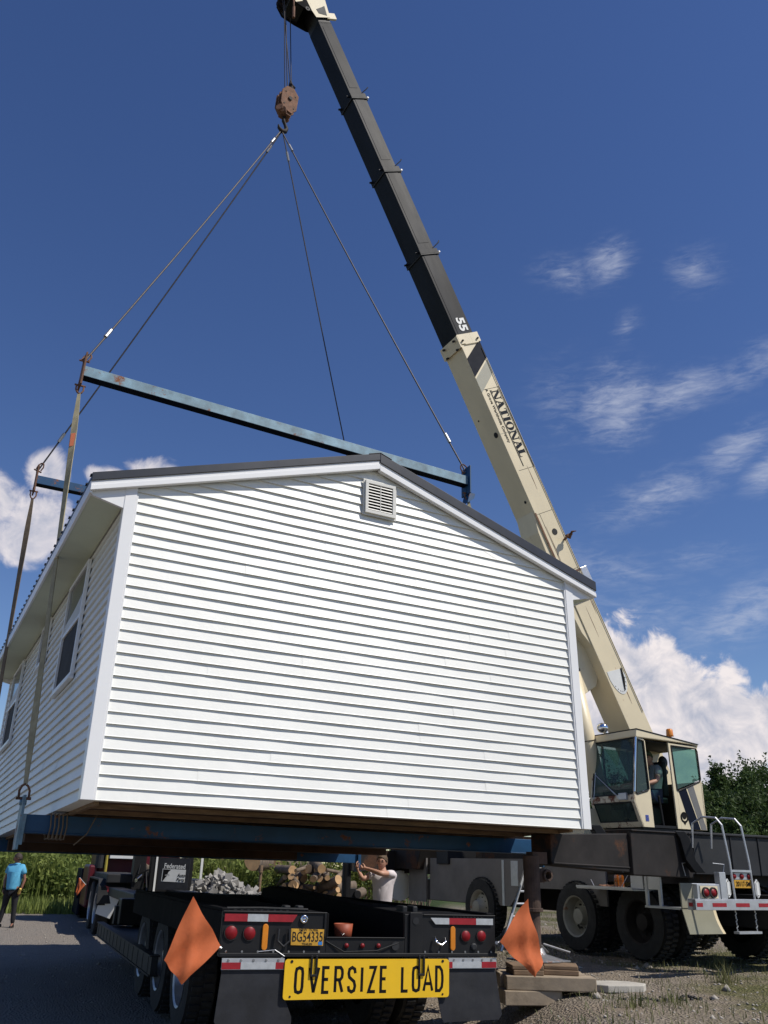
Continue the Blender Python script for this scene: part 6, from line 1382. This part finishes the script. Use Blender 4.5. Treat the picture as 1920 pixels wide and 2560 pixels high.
# ================================================================== WORLD
Wd = bpy.data.worlds.new('World'); S.world = Wd; Wd.use_nodes = True; nt = Wd.node_tree; L = nt.links; bg = nt.nodes['Background']
SUN_AZ = R(SUN_AZ_DEG); SUN_EL = R(SUN_EL_DEG)    # azimuth measured from +y towards +x
sky = node(nt, 'ShaderNodeTexSky', sky_type='NISHITA'); sky.sun_disc = False; sky.sun_elevation = SUN_EL; sky.sun_rotation = SUN_AZ; sky.altitude = 200; sky.air_density = 1.0; sky.dust_density = .15; sky.ozone_density = 2.5
tc = node(nt, 'ShaderNodeTexCoord')
def mth(op, a, b=None, c=None, clamp=False):
    n = node(nt, 'ShaderNodeMath', operation=op); n.use_clamp = clamp
    for i, q in enumerate((a, b, c)):
        if q is None: continue
        if isinstance(q, (int, float)): n.inputs[i].default_value = q
        else: L.new(q, n.inputs[i])
    return n.outputs[0]
nrm = node(nt, 'ShaderNodeVectorMath', operation='NORMALIZE'); L.new(tc.outputs['Generated'], nrm.inputs[0])
sp = node(nt, 'ShaderNodeSeparateXYZ'); L.new(nrm.outputs[0], sp.inputs[0])
azn = mth('MULTIPLY', mth('ARCTAN2', sp.outputs[0], sp.outputs[1]), 180/math.pi); eln = mth('MULTIPLY', mth('ARCSINE', sp.outputs[2]), 180/math.pi)
cb_ = node(nt, 'ShaderNodeCombineXYZ'); L.new(azn, cb_.inputs[0]); L.new(eln, cb_.inputs[1]); AE = cb_.outputs[0]
def noise(vec, sc, det=8, ro=.6, scale=(1, 1, 1), loc=(0, 0, 0), dist=0, rot=0):
    mp = node(nt, 'ShaderNodeMapping'); mp.inputs['Scale'].default_value = scale; mp.inputs['Location'].default_value = loc; mp.inputs['Rotation'].default_value = (0, 0, rot); L.new(vec, mp.inputs[0])
    n = node(nt, 'ShaderNodeTexNoise'); n.inputs['Scale'].default_value = sc; n.inputs['Detail'].default_value = det; n.inputs['Roughness'].default_value = ro; n.inputs['Distortion'].default_value = dist; L.new(mp.outputs[0], n.inputs['Vector']); return n.outputs['Fac']
def rng_(src, a, b, c=0., d=1., smooth=True):
    r = node(nt, 'ShaderNodeMapRange'); r.interpolation_type = 'SMOOTHSTEP' if smooth else 'LINEAR'
    for i, q in enumerate((a, b, c, d)): r.inputs[1+i].default_value = q
    L.new(src, r.inputs[0]); return r.outputs[0]
def blob(cx, cy, rx, ry, rot=0):
    mp = node(nt, 'ShaderNodeMapping', vector_type='TEXTURE'); mp.inputs['Location'].default_value = (cx, cy, 0); mp.inputs['Rotation'].default_value = (0, 0, R(rot)); mp.inputs['Scale'].default_value = (rx, ry, 1); L.new(AE, mp.inputs[0])
    n = node(nt, 'ShaderNodeVectorMath', operation='LENGTH'); L.new(mp.outputs[0], n.inputs[0]); return mth('SUBTRACT', 1, n.outputs['Value'])
def mx_(l):
    o = l[0]
    for q in l[1:]: o = mth('MAXIMUM', o, q)
    return o
def cumulus(AEv, off):
    big = noise(AEv, .22, 9, .58, loc=off, dist=.3)
    return big
cum = mx_([blob(14.6, 12.8, 2.8, 2.9), blob(17.2, 11.2, 3.3, 3.2), blob(20.4, 9.4, 3.8, 3.1), blob(24.5, 7.8, 4, 3.3), blob(18.5, 6.5, 9, 4.6), blob(30, 6.5, 7, 3.6), blob(14.6, 9, 4, 5), blob(10.5, 8, 3.5, 4),
           blob(-23.2, 22.6, 1.7, 1.7), blob(-27.2, 20.0, 4.2, 2.4), blob(-23.6, 19.2, 3.3, 2.6), blob(-30, 19, 5, 3), blob(-24.6, 18.0, 3.6, 1.6), blob(-15.8, 23.4, 2.5, 1.4), blob(-19.5, 23.0, 1.6, .8), blob(-34, 17, 5, 4)])
n1 = noise(AE, .42, 9, .58, dist=.4); n2 = noise(AE, .42, 9, .58, loc=(-.28, -.42, 0), dist=.4); n3 = noise(AE, .16, 3, .5)
dens = mth('ADD', cum, mth('MULTIPLY', mth('SUBTRACT', n1, .5), 1.6))
right = rng_(azn, 5, 10)
edge = rng_(dens, .0, .30)
left_f = rng_(azn, -20, -12)     # fade the left bank a little softer
leftmask = mth('MULTIPLY', mth('SUBTRACT', 1, rng_(azn, -8, -4)), rng_(dens, -.05, .5, 0, .85))
cmask = mth('MAXIMUM', mth('MULTIPLY', edge, right), leftmask)
relief = mth('MULTIPLY', mth('SUBTRACT', n1, n2), 3.2)
shade = mth('ADD', mth('ADD', .60, relief), mth('MULTIPLY', mth('SUBTRACT', rng_(dens, .0, 1.0, 1, 0), .5), .45), clamp=True)
ccol = node(nt, 'ShaderNodeMix', data_type='RGBA'); L.new(shade, ccol.inputs[0]); ccol.inputs[6].default_value = (4.9, 5.2, 6.3, 1); ccol.inputs[7].default_value = (9.6, 8.9, 8.9, 1)
cir = mx_([mth('MULTIPLY', q, k) for q, k in ((blob(17.3, 37.6, 2.4, 1.6, 18), 1.), (blob(14.0, 37.3, 2.6, 1.2, -8), .5), (blob(17.0, 28.8, 3.6, 3.2, 12), 1.15), (blob(21.5, 29, 4.5, 1.5, 10), .9), (blob(27, 30, 5, 1.4, 15), .6), (blob(13.2, 29.0, 2.4, 2.8, 0), .35), (blob(19.5, 22.8, 5.2, 1.7, 16), .8), (blob(24.5, 25.0, 3.5, 1.4, 22), 1.0), (blob(26.5, 23.4, 2.5, 1.3, 25), 1.1), (blob(18.2, 33.6, 1.2, .9, 30), .5), (blob(23.4, 36.2, 2.2, 1.5, 0), .5), (blob(15.5, 18.4, 5, 1.5, -14), .45), (blob(23.5, 15.0, 5.5, 2.0, 18), .9), (blob(22, 18.6, 3, .9, 0), .4), (blob(18, 15.5, 6, 2.2, 0), .4))])
cf = noise(AE, .38, 12, .72, scale=(.6, 1.7, 1), rot=R(-20), dist=.6); cf2 = noise(AE, 1.3, 12, .75, scale=(.5, 1.9, 1), rot=R(-30), dist=.3)
w1 = noise(AE, .30, 7, .62, scale=(.7, 1.6, 1), rot=R(-22), dist=1.2); w2 = noise(AE, 1.1, 8, .62, scale=(.5, 2.0, 1), rot=R(-28), dist=.6)
wsum = mth('ADD', mth('MULTIPLY', mth('SUBTRACT', w1, .5), 2.6), mth('MULTIPLY', mth('SUBTRACT', w2, .5), 3.2))
cirm = mth('MULTIPLY', rng_(mth('ADD', mth('MULTIPLY', cir, 1.2), wsum), -.5, 2.3), mth('MULTIPLY', rng_(cir, -.35, .75), .62), clamp=True)
hz_ = rng_(eln, 0, 30, .42, 0.0)
hs = node(nt, 'ShaderNodeHueSaturation'); hs.inputs['Saturation'].default_value = SKY_SAT; hs.inputs['Value'].default_value = SKY_VAL; hs.inputs['Hue'].default_value = SKY_HUE; L.new(sky.outputs[0], hs.inputs['Color'])
a1 = node(nt, 'ShaderNodeMix', data_type='RGBA'); L.new(cirm, a1.inputs[0]); L.new(hs.outputs[0], a1.inputs[6]); a1.inputs[7].default_value = (6.2, 6.6, 7.8, 1)
a2 = node(nt, 'ShaderNodeMix', data_type='RGBA'); L.new(cmask, a2.inputs[0]); L.new(a1.outputs[2], a2.inputs[6]); L.new(ccol.outputs[2], a2.inputs[7])
L.new(a2.outputs[2], bg.inputs[0]); bg.inputs[1].default_value = SKY_STR
sd = bpy.data.lights.new('sun', 'SUN'); sd.energy = SUN_E; sd.angle = R(.53); sd.color = (1, .95, .87); so = bpy.data.objects.new('sun', sd); C.objects.link(so)
sdir = Vector((math.sin(SUN_AZ)*math.cos(SUN_EL), math.cos(SUN_AZ)*math.cos(SUN_EL), math.sin(SUN_EL))); so.rotation_euler = sdir.to_track_quat('Z', 'Y').to_euler(); so.location = (20, -20, 40)
# ================================================================== CAMERA
cd = bpy.data.cameras.new('camera'); cam = bpy.data.objects.new('camera', cd); C.objects.link(cam); S.camera = cam
cd.sensor_fit = 'VERTICAL'; cd.sensor_height = 36; cd.lens = F_/2560*36; cd.clip_start = .1; cd.clip_end = 3000
cam.matrix_world = Matrix.Translation((0, 0, CZ)) @ Matrix.Rotation(R(90)+PT, 4, 'X') @ Matrix.Rotation(RO_, 4, 'Z')
S.render.engine = 'CYCLES'; S.render.resolution_x = 768; S.render.resolution_y = 1024
S.view_settings.view_transform = 'Standard'; S.view_settings.look = 'None'; S.view_settings.exposure = EXPO; S.view_settings.gamma = 1
S.cycles.max_bounces = 6; S.cycles.diffuse_bounces = 2; S.cycles.transparent_max_bounces = 12
